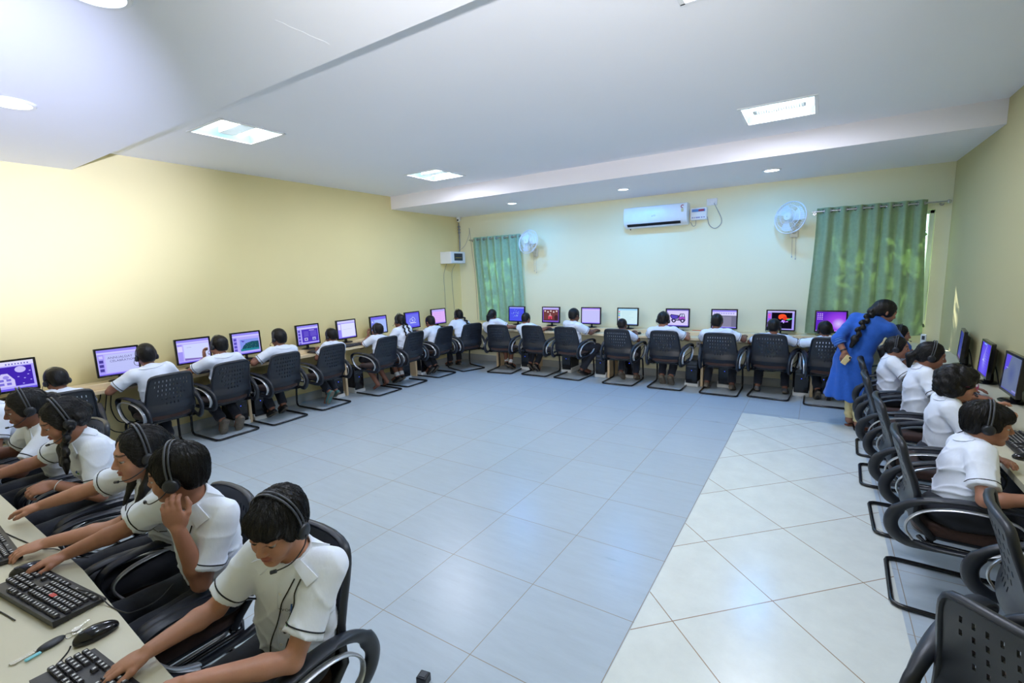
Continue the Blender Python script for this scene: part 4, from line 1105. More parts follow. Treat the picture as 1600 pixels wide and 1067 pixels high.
def skin_color(tone, H, R, s, face):
    base = np.array([lin(c) for c in SKIN[tone]]); Mi = np.array(R); Hc = np.array(H)
    def f(V):
        C_ = np.tile(base, (len(V), 1))
        if not face: return C_
        q = ((V - Hc) @ Mi) / s
        def mask(c, r, soft=.35):
            d = np.sqrt((((q - np.array(c)) / np.array(r)) ** 2).sum(1)); return np.clip((1 + soft - d) / soft, 0, 1)[:, None]
        lip = np.maximum(mask((0, .09, -.053), (.021, .02, .006)), mask((0, .09, -.065), (.018, .02, .007)))
        C_ = C_ * (1 - lip * .75) + lip * .75 * np.array([lin(150), lin(76), lin(70)])
        m = mask((0, .1, -.059), (.020, .03, .0016), .5); C_ = C_ * (1 - m * .7)
        for sg in (-1, 1):
            br = np.maximum(mask((sg * .022, .085, .0245), (.013, .03, .0038)), mask((sg * .040, .075, .0245), (.013, .03, .0032)))
            C_ = C_ * (1 - br * .88) + br * .88 * np.array([.008, .006, .006])
            ls = mask((sg * .030, .09, -.0045), (.0155, .03, .0018), .5); C_ = C_ * (1 - ls * .9) + ls * .9 * np.array([.008, .006, .006])
        return C_
    return f

def hand_prims(b, W, f, n, sx, s, curl=.5, spread=1.0):
    """five-fingered hand; f finger direction, n back of the hand, sx=+1 right hand"""
    f = Vector(f).normalized(); n = Vector(n); n = (n - f * n.dot(f)).normalized(); sd = f.cross(n) * (-1 if sx > 0 else 1)   # thumb side
    P = lambda a, bb, c: W + (sd * a + f * bb + n * c) * s
    M = mat3(sd, f, n)
    b.el(P(0, .045, 0), (.038 * s, .048 * s, .0145 * s), M, .012 * s)
    b.el(P(.022, .03, -.004), (.018 * s, .03 * s, .013 * s), M, .012 * s)
    for i, (o, L, r) in enumerate(((.027, .064, .0088), (.009, .071, .0090), (-.009, .066, .0086), (-.0255, .053, .0078))):
        c1, c2, c3 = curl * (.35 + .05 * i), curl * (1.0 + .07 * i), curl * (1.65 + .1 * i)
        p0 = Vector((o, .080 - abs(i - 1.2) * .005, 0)); sp = o * 3.2 * spread
        p = p0
        pts = [p]
        for ang, frac in ((c1, .42), (c2, .32), (c3, .26)):
            p = p + Vector((sp * .22, math.cos(ang), -math.sin(ang))) * L * frac; pts.append(p)
        rr = [r, r * .97, r * .9, r * .78]
        for a in range(3): b.rc(P(*pts[a]), P(*pts[a + 1]), rr[a] * s, rr[a + 1] * s, .004 * s)
    t = [Vector((.024, .018, -.006)), Vector((.044, .046, -.012)), Vector((.052, .072, -.014 - .012 * curl)), Vector((.047, .094, -.018 - .02 * curl))]
    for a in range(3): b.rc(P(*t[a]), P(*t[a + 1]), (.0125, .0105, .0095)[a] * s, (.0105, .0095, .0075)[a] * s, .006 * s)

def ik(S, W, l1, l2, pole):
    d = (W - S).length; k = min(1.16, max(1.0, d / ((l1 + l2) * .985))); l1 *= k; l2 *= k
    d = min(d, (l1 + l2) * .998); u = (W - S).normalized(); W = S + u * d
    a = (l1 * l1 - l2 * l2 + d * d) / (2 * d); h = math.sqrt(max(0, l1 * l1 - a * a))
    p = Vector(pole); p = p - u * p.dot(u)
    p = p.normalized() if p.length > 1e-5 else u.orthogonal().normalized()
    return S + u * a + p * h, W

def add_strands(ho, H, R, s, n, seed, kind):
    rn = random.Random(seed + 5); me = ho.data; bv = bvh_of(ho); nv_ = len(me.vertices)
    crown = H + R @ Vector((.01, -.035, .125)) * s
    girl = kind in ('plait', 'pony', 'long', 'bun'); back = H + R @ Vector((0, -.10, -.02)) * s
    mb = MB()
    for _ in range(n):
        v = me.vertices[rn.randrange(nv_)]
        q = (R.transposed() @ (v.co - H)) / s
        if q.z < (-.05 if not girl else -.04) or (kind == 'curly' and False): continue
        p = v.co.copy(); nn = v.normal.copy(); d = (p - crown) if not girl else (back - p)
        d = d + Vector((rn.gauss(0, .02), rn.gauss(0, .02), rn.gauss(0, .02)))
        if kind == 'curly': d = Vector((rn.gauss(0, 1), rn.gauss(0, 1), rn.gauss(0, 1)))
        pts, rr = [], []; L = rn.uniform(.006, .010) * s; m = 6; lift = rn.uniform(.0003, .0022)
        for k in range(m):
            pts.append(p + nn * (lift * math.sin(PI * (k + .6) / m))); rr.append(.0010 * s * (1 - .8 * k / (m - 1)))
            d = (d - nn * d.dot(nn))
            if d.length < 1e-5: break
            d.normalize(); d2 = d + Vector((rn.gauss(0, .12), rn.gauss(0, .12), rn.gauss(0, .12))) if kind != 'curly' else d + R @ Vector((math.sin(k * 2), math.cos(k * 2), .3))
            pn = p + d2 * L; h = bv.find_nearest(pn)
            if k < m - 2 and h[0] is not None and (h[0] - pn).length < .012: p = h[0]; nn = h[1]
            else: p = pn + Vector((0, 0, -.001))
        if len(pts) > 3: mb.tube(pts, rr, 4)
    if mb.v: mb.build('hair_strands', M_hair, ho, 80, fix=False)
def hair_build(t, kind, H, R, s, vox, P, seed, strands=0):
    w = lambda x, y, z: H + R @ Vector((x, y, z)) * s
    M = np.array(R); b = SD(vox); rn = random.Random(seed)
    e = lambda c, r, k=.015, op='u': b.el(w(*c), [q * s for q in r], M, k * s, op)
    Mi = np.array(R.transposed()); Hc = np.array(H); ph = rn.uniform(0, 6)
    def streak(amp, fr):
        def nz(X, Y, Z):
            x = ((X - Hc[0]) * Mi[0, 0] + (Y - Hc[1]) * Mi[0, 1] + (Z - Hc[2]) * Mi[0, 2]) / s
            y = ((X - Hc[0]) * Mi[1, 0] + (Y - Hc[1]) * Mi[1, 1] + (Z - Hc[2]) * Mi[1, 2]) / s
            z = ((X - Hc[0]) * Mi[2, 0] + (Y - Hc[1]) * Mi[2, 1] + (Z - Hc[2]) * Mi[2, 2]) / s
            a = np.arctan2(x, y + .03)
            return amp * s * (np.sin(a * fr + 9 * z / .1 * .4 + ph) * .6 + np.sin(a * fr * 2.3 + 60 * z + ph * 2) * .4 + .5 * np.sin(130 * x + 90 * y + 70 * z))
        return nz
    if kind == 'curly':
        e((0, -.022, .035), (.112, .118, .102)); e((0, -.05, -.03), (.106, .085, .08), .03); e((.06, -.02, -.05), (.05, .05, .045), .02); e((-.06, -.02, -.05), (.05, .05, .045), .02); e((0, .05, .075), (.07, .05, .045), .02)
        e((0, .125, -.05), (.068, .085, .088), .012, 's')
        b.nz = lambda X, Y, Z: .0075 * s * (np.sin(95 * X + 40 * Z + ph) * np.sin(90 * Y - 30 * X) + np.sin(100 * Z + 50 * Y) * .7 * np.sin(80 * X + ph))
    else:
        girl = kind in ('plait', 'pigtails', 'pony', 'long', 'bun', 'plaitlong')
        if girl:
            e((0, -.015, .034), (.0775, .097, .0825)); e((0, -.052, -.015), (.066, .052, .068), .02)
            for q in (-1, 1): e((q * .058, .005, -.002), (.022, .045, .05), .015)
            e((0, .118, -.024), (.066, .082, .098), .010, 's'); e((0, .09, .04), (.016, .04, .052), .02, 's')
            e((0, -.02, -.155), (.2, .2, .085), .01, 's')
            b.nz = streak(.0013, 34)
        else:
            e((0, -.018, .036), (.081, .100, .086)); e((0, -.052, -.012), (.068, .055, .070), .02)
            for q in (-1, 1): e((q * .060, .018, .006), (.020, .030, .040), .012)
            fz = {'fringe': -.048, 'short': -.034, 'crop': -.028, 'tall': -.034}[kind]
            if kind == 'fringe': e((0, .050, .055), (.066, .046, .040), .02); e((-.012, .066, .040), (.048, .030, .024), .015)
            if kind == 'tall': e((0, .0, .085), (.06, .08, .05), .03)
            e((0, .115, fz), (.074, .082, .078), .010, 's'); e((0, -.02, -.150), (.2, .2, .088), .01, 's')
            for q in (-1, 1): e((q * .088, -.002, -.016), (.022, .024, .032), .008, 's')
            b.nz = streak(.0008 if kind == 'crop' else .0018, 26)
    def chain(p0, p1, n, r0, r1, sag=(0, 0, 0), tuft=.09):
        p0, p1, sag = Vector(p0), Vector(p1), Vector(sag); pts = []
        for i in range(n + 1):
            q = i / n; pts.append(p0.lerp(p1, q) + sag * (4 * q * (1 - q)))
        for i in range(n):
            a, c = pts[i], pts[i + 1]; d = (c - a).normalized(); sd = d.cross(Vector((0, 1, .2))).normalized(); r = r0 + (r1 - r0) * i / n
            o = sd * r * .42 * (1 if i % 2 else -1)
            x, y, z = ortho(d + sd * (.55 if i % 2 else -.55), sd)
            b.el((a + c) / 2 + o, (r * .8, r * .72, (c - a).length * .80), mat3(x, y, z), r * .25)
        d = (pts[-1] - pts[-2]).normalized()
        b.rc(pts[-1], pts[-1] + d * tuft, r1 * .85, r1 * .3, r1 * .5)
    for args in P: 
        if args[0] == 'chain': chain(*args[1:])
        elif args[0] == 'rc': b.rc(*args[1:])
    if kind == 'bun': e((0, -.125, .0), (.045, .04, .045), .015)
    if kind == 'pony':
        b.rc(w(0, -.098, .0), w(0, -.128, -.04), .026 * s, .036 * s, .015 * s); b.rc(w(0, -.128, -.04), w(0, -.115, -.13), .036 * s, .016 * s, .015 * s)
    ho = b.build('hair', M_hair, t)
    if strands: add_strands(ho, H, R, s, strands, seed, kind)
    return ho

def shoe_build(t, heel, toe, up, s, m, nm='shoe'):
    heel, toe = Vector(heel), Vector(toe); d = (toe - heel).normalized(); up = Vector(up); up = (up - d * up.dot(d)).normalized(); sd = d.cross(up)
    b = SD(.006); o = up * .03 * s
    b.rc(heel + o, toe + o * .85 - d * .01, .036 * s, .036 * s, .02, sq=None)
    b.rc(heel + d * .035 * s + o * 2.0, heel + d * .03 * s + o * 2.9, .038 * s, .036 * s, .02)
    b.el((heel * .35 + toe * .65) + o * .9, (.045 * s, .075 * s, .03 * s), mat3(sd, d, up), .02)
    sh = b.build(nm, m, t)
    MB().tube([heel - d * .036 * s + up * .002, heel - d * .01 * s + up * .002, heel * .5 + toe * .5 + up * .002, toe - d * .02 * s + up * .002, toe + d * .028 * s + up * .004], [.022 * s, .036 * s, .036 * s, .044 * s, .02 * s], 10, up=up, r2=.010 * s).build('sole', M_sole, sh, 60)
    return sh

def person(label, x, y, rz, s, head, yaw=0, pitch=-15, roll=0, R=None, L=None, hair='short', tone=0, face=False, near=False, phones=None, pelvis=(0, -.05), twist=0, legs=None, shoe=None, bottom='pants', hx=(), seat=.475, hcurl=.5, extra_hair=None, shw=.142, hs=None, girl=False, mic=True, lift=0.0):
    rzr = rad(rz); cr, sr = math.cos(rzr), math.sin(rzr)
    def loc(p): dx, dy = p[0] - x, p[1] - y; return Vector((dx * cr + dy * sr, -dx * sr + dy * cr, p[2]))
    t = thing('person', label, 'person', (x, y, 0), rzr)
    vb, vs = (.0035, .005) if near else ((.006, .008) if face else (.008, .010))
    hs = hs or s
    P = Vector((pelvis[0], pelvis[1], seat + .075 * s)); H = loc(head)
    Rh = rot_head(yaw, pitch, roll); Rn = rot_head(yaw * .3, pitch * .5, roll * .5)
    N_ = H + Rn @ Vector((0, -.030, -.060)) * hs + Vector((0, -.012, -.068)) * hs
    up = (N_ - P); Lt = up.length
    rt = Matrix.Rotation(rad(twist), 3, 'Z') @ Vector((1, 0, 0))
    tx, ty, tz = ortho(up, rt)
    T = lambda a, bb, c: P + tx * (a * s) + ty * (bb * s) + tz * (c * Lt)
    hump = -.02 - .10 * max(0, -tz.dot(Vector((0, -1, 0)))) * .5
    # --- joints
    Sx = {q: T(q * shw, -.005, .925) + Vector((0, 0, lift)) for q in (-1, 1)}
    arms = {}
    for q, spec in ((1, R), (-1, L)):
        spec = spec or {}
        W = spec.get('at'); W = loc(W) if W is not None else T(q * .16, .24, .32)
        pole = Vector(spec.get('pole', (q * .55, -.45, -.75)))
        if 'ep' in spec: pole = loc(spec['ep']) - (Sx[q] + W) / 2
        E, W = ik(Sx[q], W, .245 * s, .215 * s, pole)
        f = Vector(spec['f']) if 'f' in spec else ((W - E).normalized() * Vector((1, 1, .35)) if False else Vector(((W - E).x, (W - E).y, (W - E).z * .3 - .02)))
        n = Vector(spec.get('n', (q * .12, .1, 1)))
        if 'E' in spec: E = loc(spec['E']); W = loc(spec['at'])
        arms[q] = (Sx[q], E, W, f, n, spec.get('curl', hcurl), spec.get('hand', True))
    lg = {}
    for q in (-1, 1):
        hp = P + Vector((q * .082 * s, .03, -.005))
        kn = Vector((q * .105 * s, P.y + .40 * s, P.z + .005)); an = Vector((q * .10 * s, P.y + .37 * s, .095 * s)); toe = an + Vector((q * .02, .15 * s, -.06 * s))
        if legs: 
            o = legs.get(q, {})
            if 'knee' in o: kn = Vector(o['knee'])
            if 'ankle' in o: an = Vector(o['ankle']); toe = Vector(o['toe'])
        lg[q] = (hp, kn, an, toe)
    # --- skin: one continuous body
    b = SD(vb)
    head_prims(b, H, Rh, hs, face)
    b.rc(H + Rh @ Vector((0, -.022, -.05)) * hs, N_ + tz * -.01, .045 * hs, .048 * s, .025 * s)
    b.rc(N_ - tz * .01, T(0, -.01, .80), .05 * s, .075 * s, .03 * s, sq=(ty, .75))
    b.rc(T(0, 0, .05), T(0, 0, .8), .105 * s, .115 * s, .03 * s, sq=(ty, .62))
    for q in (-1, 1):
        S_, E, W, f, n, cu, hn = arms[q]
        b.rc(T(0, 0, .86), S_, .05 * s, .046 * s, .02 * s)
        b.rc(S_, E, .043 * s, .034 * s, .015 * s); b.rc(E, E.lerp(W, .3), .035 * s, .036 * s, .012 * s); b.rc(E.lerp(W, .3), W, .036 * s, .0235 * s, .012 * s, )
        if hn: hand_prims(b, W, f, n, q, s, cu)
        hp, kn, an, toe = lg[q]
        b.rc(P, hp, .08 * s, .07 * s, .02); b.rc(hp, kn, .065 * s, .05 * s, .02); b.rc(kn, kn.lerp(an, .35), .048 * s, .05 * s, .015); b.rc(kn.lerp(an, .35), an, .05 * s, .033 * s, .015)
        if bottom == 'barefoot' or True: b.rc(an, toe, .032 * s, .022 * s, .02)
    body = b.build('body', M_skin, t, skin_color(tone, H, Rh, hs, face))
    # --- eyes
    if face:
        for q in (-1, 1):
            c = H + Rh @ Vector((q * .030, .0705, -.003)) * hs; g = Rh @ Vector((0, 1, -.25)); g.normalize()
            mb = MB().ball(c, .0125 * hs, 16)
            eo = mb.build('eye', M_eyew, t, 80)
            at = eo.data.attributes.new('Col', 'FLOAT_COLOR', 'POINT')
            for i, v_ in enumerate(eo.data.vertices):
                d = (v_.co - c).normalized().dot(g); at.data[i].color = (.01, .006, .005, 1) if d > .66 else (.42, .38, .36, 1)
    # --- shirt
    b = SD(vs); rn = random.Random(int(abs(x * 100 + y * 37)))
    b.rc(T(0, .002, .07), T(0, .004, .35), .130 * s, .134 * s, .03 * s, sq=(ty, .68)); b.rc(T(0, .0, .35), T(0, 0, .76), .134 * s, .140 * s, .04 * s, sq=(ty, .68))
    b.el(T(0, -.025, .66), (.125 * s, .085 * s, .24 * Lt), mat3(tx, ty, tz), .04 * s)
    if girl: b.el(T(0, .06, .66), (.09 * s, .05 * s, .12 * Lt), mat3(tx, ty, tz), .04 * s)
    b.rc(Sx[-1] - tz * .002, Sx[1] - tz * .002, .055 * s, .055 * s, .045 * s, sq=(ty, .95))
    b.cc(T(0, -.005, .85), N_ + tz * .006 * s, .082 * s, .0570 * s, .025 * s)
    b.cc(N_ + tz * -.02 * s + ty * .004, N_ + tz * .05 * s + ty * .012, .0520 * s, .0520 * s, .004, 's')
    sl = {}
    for q in (-1, 1):
        S_, E, W, f, n, cu, hn = arms[q]
        e_ = S_.lerp(E, .74); ra, rb = .055 * s, .063 * s
        b.rc(S_, S_.lerp(E, .3), .054 * s, .056 * s, .035 * s)
        b.cc(S_.lerp(E, .05), e_, ra, rb, .02 * s); sl[q] = (S_, E, e_, ra, rb)
    p1, p2, p3 = (rn.uniform(0, 6) for _ in range(3)); am = .0030 * s
    txa, tya, tza = np.array(tx), np.array(ty), np.array(tz)
    def wr(X, Y, Z):
        c = X * tza[0] + Y * tza[1] + Z * tza[2]; a = X * txa[0] + Y * txa[1] + Z * txa[2]; d = X * tya[0] + Y * tya[1] + Z * tya[2]
        f1 = 1 - np.abs(np.sin(27 * c + 18 * a * np.sign(a) - 12 * d + 1.5 * np.sin(16 * a + p1) + p2)); f2 = 1 - np.abs(np.sin(20 * c - 22 * a + 9 * d + 1.2 * np.sin(13 * c + p3)))
        lo_ = np.clip(1.15 - (c - float(np.dot(tza, np.array(P)))) / Lt, .25, 1)
        return am * (np.sin(48 * c + 16 * a + 5 * np.sin(13 * a + p1) + p2) * .35 + .3 * np.sin(60 * d + 30 * c + p1)) - .0120 * s * (f1 ** 4 + .8 * f2 ** 4) * lo_
    b.nz = wr
    shirt = b.build('shirt', M_shirt, t, relax=1)
    sb = bvh_of(shirt)
    def onto(p, d, off=.0015):
        h = sb.ray_cast(Vector(p), Vector(d).normalized())
        return (h[0] - Vector(d).normalized() * off) if h[0] is not None else None
    for q in (-1, 1):
        S_, E, e_, ra, rb = sl[q]; u = (E - S_).normalized(); c = e_ - u * .022 * s; ax, ay, _ = ortho(u, tx if abs(u.dot(tx)) < .9 else ty)
        pts = []
        for i in range(26):
            a = 2 * PI * i / 26; d = ax * math.cos(a) + ay * math.sin(a)
            h = sb.ray_cast(c + d * .2, -d)
            pts.append((h[0] + d * .0005) if h[0] is not None and (h[0] - c).length < .095 * s else c + d * (rb + .001))
        MB().tube(pts, .0026 * s if near else .0032 * s, 6, True).build('sleeve_piping', M_pipe, shirt, 60)
    # collar
    mb = MB(); n_ = 25; ring = []
    cx, cy, cz = ortho(tz + ty * .22, tx)
    C = lambda a, r, h: N_ + (cx * math.sin(a) * r - cy * math.cos(a) * r * .96) * s + cz * (h * s)
    def lap(p):
        d = (p - N_); d = (d - cz * d.dot(cz)).normalized() + cz * .9; d.normalize()
        h = sb.ray_cast(p + d * .09, -d)
        q_ = (h[0] + d * .0075) if h[0] is not None and (h[0] - p).length < .05 else p
        return q_, q_ - d * .0035
    for i in range(n_):
        a = -2.75 + 5.5 * i / (n_ - 1); fr = abs(a) / 2.75
        ring.append([C(a, .0530, .000), C(a, .0560, .044 - .020 * fr), C(a, .0610, .044 - .020 * fr), *lap(C(a * (1 - .13 * fr ** 3), .092 + .016 * fr ** 3, -.014 - .036 * fr ** 2.5))])
    mb.v = [tuple(p) for r_ in ring for p in r_]
    for i in range(n_ - 1):
        for j in range(5): mb.f.append((i * 5 + j, i * 5 + (j + 1) % 5, (i + 1) * 5 + (j + 1) % 5, (i + 1) * 5 + j))
    mb.f += [(0, 1, 2, 3, 4), tuple((n_ - 1) * 5 + j for j in (4, 3, 2, 1, 0))]; mb.m = [0] * len(mb.f)
    mb.build('collar', M_shirt, shirt, 50)
    if near:
        front = lambda a, c: onto(T(a, .45, c), -ty, .0012)
        # placket edge, buttons, pocket with piped top, emblem
        pl = [p for p in (front(.008, .88 - .05 * i) for i in range(17)) if p]
        if len(pl) > 3: MB().tube(pl, .0012, 5).build('placket_seam', M_shirt, shirt)
        for i in range(5):
            p = front(-.002, .80 - .16 * i)
            if p: MB().lathe([(.0058, 0), (.006, .0012), (.0045, .0022), (.002, .0016)], 14, 0, Matrix.Translation(p) @ ty.to_track_quat('Z', 'Y').to_matrix().to_4x4()).build('button', M_white, shirt)
        pk = [front(a, c) for a, c in ((-.035, .52), (-.045, .515), (-.06, .50), (-.075, .515), (-.09, .52), (-.10, .523))]
        pk = [p for p in pk if p]
        if len(pk) > 2: MB().tube(pk, .0022, 5).build('pocket_piping', M_pipe, shirt)
        for k, (st_, size, c0) in enumerate((('WORLD ONE', .0165, .655), ('SCHOOL', .010, .620))):
            v_, f_ = text_faces(st_, size); out = [front(-.052 - a / s, c0 + bb / Lt) for a, bb, _ in v_]
            if all(p is not None for p in out): MB().add(out, f_).build('lettering', M_inkgrey, shirt, 0, fix=False)
        for (du, dv, r, m_) in ((-.004, .026, .0085, M_leafblue), (.006, .020, .0075, M_leafgreen), (.004, .034, .006, M_leafblue)):
            out = [front(-.052 - (du + r * math.cos(a)) / s, .662 + (dv + r * math.sin(a)) / Lt) for a in (0, PI / 2, PI, PI * 1.5)]
            if all(p is not None for p in out): MB().add([p + ty * .0004 for p in out], [(0, 1, 2, 3)]).build('emblem', m_, shirt, 0, fix=False)
    # --- trousers / shorts
    b = SD(vs if near else .010)
    b.el(P + Vector((0, 0, -.006)), (.158 * s, .132 * s, .092 * s), None, .03)
    b.rc(P, T(0, 0, .1), .122 * s, .122 * s, .03 * s, sq=(ty, .70))
    for q in (-1, 1):
        hp, kn, an, toe = lg[q]
        b.rc(hp, kn, .084 * s, .066 * s, .03)
        if bottom == 'pants': b.rc(kn, kn.lerp(an, .2), .064 * s, .064 * s, .02); b.cc(kn.lerp(an, .1), kn.lerp(an, .97), .062 * s, .056 * s, .02)
    q1 = rn.uniform(0, 6)
    b.nz = lambda X, Y, Z: .0028 * s * (np.sin(50 * Y + 25 * Z + 4 * np.sin(17 * X + q1)) * .6 + np.sin(55 * Z - 30 * X + 20 * Y + q1) * .5)
    b.build('trousers' if bottom == 'pants' else 'shorts', M_pants, t, relax=1)
    if shoe != 'none':
        for q in (-1, 1):
            hp, kn, an, toe = lg[q]
            d = (toe - an).normalized(); upv = (an - kn).normalized() * -1; upv = (upv - d * upv.dot(d)).normalized()
            heel = an - upv * .075 * s - d * .015 * s; toe_ = heel + d * .16 * s
            if legs and legs.get('flat', True):
                pass
            shoe_build(t, heel, toe_, upv, s, {None: M_shoe, 'teal': M_sneak, 'grey': M_greysneak, 'sole': M_sole}[shoe])
            if bottom != 'pants':
                SD(.006).cc(an + upv * .0, an + upv * .07 * s, .040 * s, .043 * s).build('sock', M_sock, t)
    # --- hair and headset
    hp_ = []
    if extra_hair: hp_ = extra_hair(lambda a, c, d: H + Rh @ Vector((a, c, d)) * hs, T, hs)
    hair_build(t, hair, H, Rh, hs,   .0038 if near else (.006 if face else .0075), hp_, int(x * 991 + y * 77), 1700 if near else (500 if face else 0))
    Wm = t.matrix_world if False else (Matrix.Translation((x, y, 0)) @ Matrix.Rotation(rzr, 4, 'Z'))
    HM = Wm @ Matrix.Translation(H) @ Rh.to_4x4() @ Matrix.Scale(hs, 4)
    if phones: headset(HM, phones)
    return dict(root=t, H=H, R=Rh, T=T, ty=ty, onto=onto, Wm=Wm, HM=HM, arms=arms, s=s, shirt=shirt)

# ------------------------------------------------------------------ who sits where
UP = (0, .15, 1)
# back row, facing the back wall
TUCK = {q: dict(knee=(q * .10, .30, .50), ankle=(q * .07, .06, .15), toe=(q * .07, .16, .05)) for q in (-1, 1)}
APART = {q: dict(knee=(q * .15, .33, .52), ankle=(q * .17, .10, .10), toe=(q * .18, .25, .04)) for q in (-1, 1)}
def plaits(sides, n=9, ln=.30, back=.05):
    def f(hw, T, s):
        out = []
        for q in sides:
            p0 = hw(q * .05, -.085, -.03); p1 = T(q * .06, -.135, .55) + Vector((0, 0, -.02)); p1 = p0 + (p1 - p0).normalized() * ln * s
            out.append(('chain', p0, p1, n, .021 * s, .014 * s, (0, -.012, 0), .07 * s))
        return out
    return f
def bunch(hw, T, s): return [('rc', hw(0, -.10, -.02), hw(0, -.115, -.09), .045 * s, .035 * s, .03 * s)]
person('person, girl in white shirt with dark hair before the small curtain, arm stretched along the desk', -5.0, 7.24, 4, .97, (-5.10, 7.22, 1.035), -4, -14, 4, R=dict(at=(-4.74, 7.50, .80), pole=(.6, -.3, -.5)), L=dict(at=(-5.2, 7.48, .80)),
       hair='pony', extra_hair=bunch, tone=1, bottom='shorts', phones=None, legs={1: dict(knee=(.14, .30, .50), ankle=(.18, .12, .12), toe=(.20, .26, .04)), -1: dict(knee=(-.06, .34, .5), ankle=(.05, .2, .12), toe=(.06, .34, .04))}, girl=True)
person('boy in white shirt between the small curtain and the lantern screen', -4.33, 7.31, -4, .92, (-4.385, 7.25, .98), 4, -16, 2, R=dict(at=(-4.12, 7.56, .80)), L=dict(at=(-4.45, 7.54, .80)), tone=1, legs=TUCK)
person('tall boy with cropped hair in white shirt, right arm reaching out on the desk', -3.43, 7.31, -22, 1.02, (-3.435, 7.25, 1.065), 6, -8, 0, R=dict(at=(-3.16, 7.52, .80), pole=(.7, -.2, -.6)), L=dict(at=(-3.45, 7.6, .80)), hair='crop', tone=3,
       legs={1: dict(knee=(.18, .32, .50), ankle=(.02, .10, .12), toe=(.04, .25, .05)), -1: dict(knee=(-.10, .33, .5), ankle=(-.03, .2, .1), toe=(-.03, .35, .04))})
person('boy bent low behind his chair, only dark hair showing, at the pale green screen', -2.62, 7.31, 0, .90, (-2.625, 7.32, .915), 0, -22, 0, R=dict(at=(-2.48, 7.56, .79)), L=dict(at=(-2.76, 7.56, .79)), tone=3, legs={1: dict(knee=(.14, .33, .5), ankle=(.17, .16, .1), toe=(.18, .3, .04)), -1: dict(knee=(-.1, .32, .5), ankle=(-.05, .08, .14), toe=(-.03, .19, .05))}, shoe='sole')
person('broad boy in white shirt facing the toy truck drawing', -1.93, 7.31, 0, 1.04, (-1.95, 7.22, 1.03), -3, -14, 2, R=dict(at=(-1.66, 7.52, .80), pole=(.8, -.35, -.6)), L=dict(at=(-2.06, 7.55, .80), pole=(-.9, -.4, -.4)), hair='short', tone=0, phones='headset of the boy facing the toy truck drawing', shw=.158, legs=TUCK, shoe='sole')
person('boy in white shirt beside the orange ruler, left forearm on the desk', -1.17, 7.30, 0, 1.0, (-1.20, 7.24, 1.02), 0, -12, 3, R=dict(at=(-.86, 7.50, .80), pole=(.8, -.3, -.5)), L=dict(at=(-1.28, 7.55, .80), pole=(-.8, -.3, -.5)), hair='crop', tone=3, shw=.152, legs=APART, shoe='sole')
person('small boy with a band over his hair, painting on the black canvas', -.50, 7.38, 0, .94, (-.488, 7.28, .965), 0, -14, 0, R=dict(at=(-.26, 7.55, .79), pole=(.9, -.5, -.5)), L=dict(at=(-.68, 7.55, .79), pole=(-.9, -.5, -.5)), tone=1, phones='headset worn across the dark hair of the boy painting on black', legs=APART, shoe='grey', shw=.15)
person('boy in white shirt seen beside the teacher, before the violet desktop', .13, 7.28, 6, .95, (.094, 7.25, .955), 12, -10, -2, R=dict(at=(.25, 7.55, .80)), L=dict(at=(-.14, 7.52, .79), pole=(-.9, -.4, -.3)), tone=1, phones='headset of the boy beside the teacher, before the violet desktop', legs=TUCK)
# along the yellow wall, facing it
person('boy in headset before the night scene screen, only his dark hair showing', -5.83, 1.27, 90, .98, (-5.80, 1.30, .965), 8, -18, 0, R=dict(at=(-6.06, 1.46, .80)), L=dict(at=(-6.06, 1.12, .80)), hair='short', tone=1, phones='headset of the boy before the night scene screen', legs=TUCK)
person('boy in white shirt at the ANNUALDAY slide, elbow out', -5.84, 2.07, 90, 1.02, (-5.90, 2.04, 1.06), -6, -12, 0, R=dict(at=(-6.12, 2.22, .80), pole=(.6, -.4, -.6)), L=dict(at=(-6.10, 1.82, .80), pole=(-.9, -.5, -.5)), hair='tall', tone=1, phones='headset of the boy at the ANNUALDAY slide', legs=TUCK, shw=.152)
person('boy leaning on one hand with worn shoe soles showing under his chair', -5.94, 2.77, 92, 1.02, (-5.92, 2.77, 1.06), 12, -10, 6, R=dict(at=(-6.15, 2.96, .80), pole=(.8, -.4, -.5)), L=dict(at=(-6.04, 2.66, .92), pole=(-.9, -.2, -.6), f=UP, n=(-.6, .6, 0), curl=.9), hair='short', tone=0, phones='headset of the boy with the worn shoe soles',
       legs={1: dict(knee=(.10, .28, .50), ankle=(.11, -.06, .17), toe=(.11, .02, .04)), -1: dict(knee=(-.1, .30, .5), ankle=(-.06, -.02, .17), toe=(-.06, .05, .04))}, shoe='sole', shw=.152)
person('boy with hair standing high at the green hill picture, both elbows out', -5.93, 3.49, 92, 1.0, (-5.91, 3.51, 1.05), 10, -8, 3, R=dict(at=(-6.14, 3.62, .80), pole=(.7, -.4, -.5)), L=dict(at=(-6.13, 3.28, .80), pole=(-.9, -.4, -.4)), hair='tall', tone=1, phones='headset of the boy at the green hill picture',
       legs={1: dict(knee=(.1, .32, .5), ankle=(.08, .12, .13), toe=(.1, .26, .05)), -1: dict(knee=(-.12, .33, .5), ankle=(-.10, .10, .12), toe=(-.12, .24, .05))}, shw=.150)
person('boy low in his seat at the dark purple slide, sneaker kicked back', -5.94, 4.28, 92, .93, (-5.95, 4.33, .975), 6, -14, 0, R=dict(at=(-6.13, 4.44, .80)), L=dict(at=(-6.13, 4.2, .80)), hair='short', tone=1, phones='headset of the boy with the kicked-back sneaker',
       legs={1: dict(knee=(.08, .30, .5), ankle=(.12, .10, .14), toe=(.12, .22, .05)), -1: dict(knee=(-.10, .28, .48), ankle=(-.16, -.12, .20), toe=(-.20, -.06, .05))}, shoe='teal')
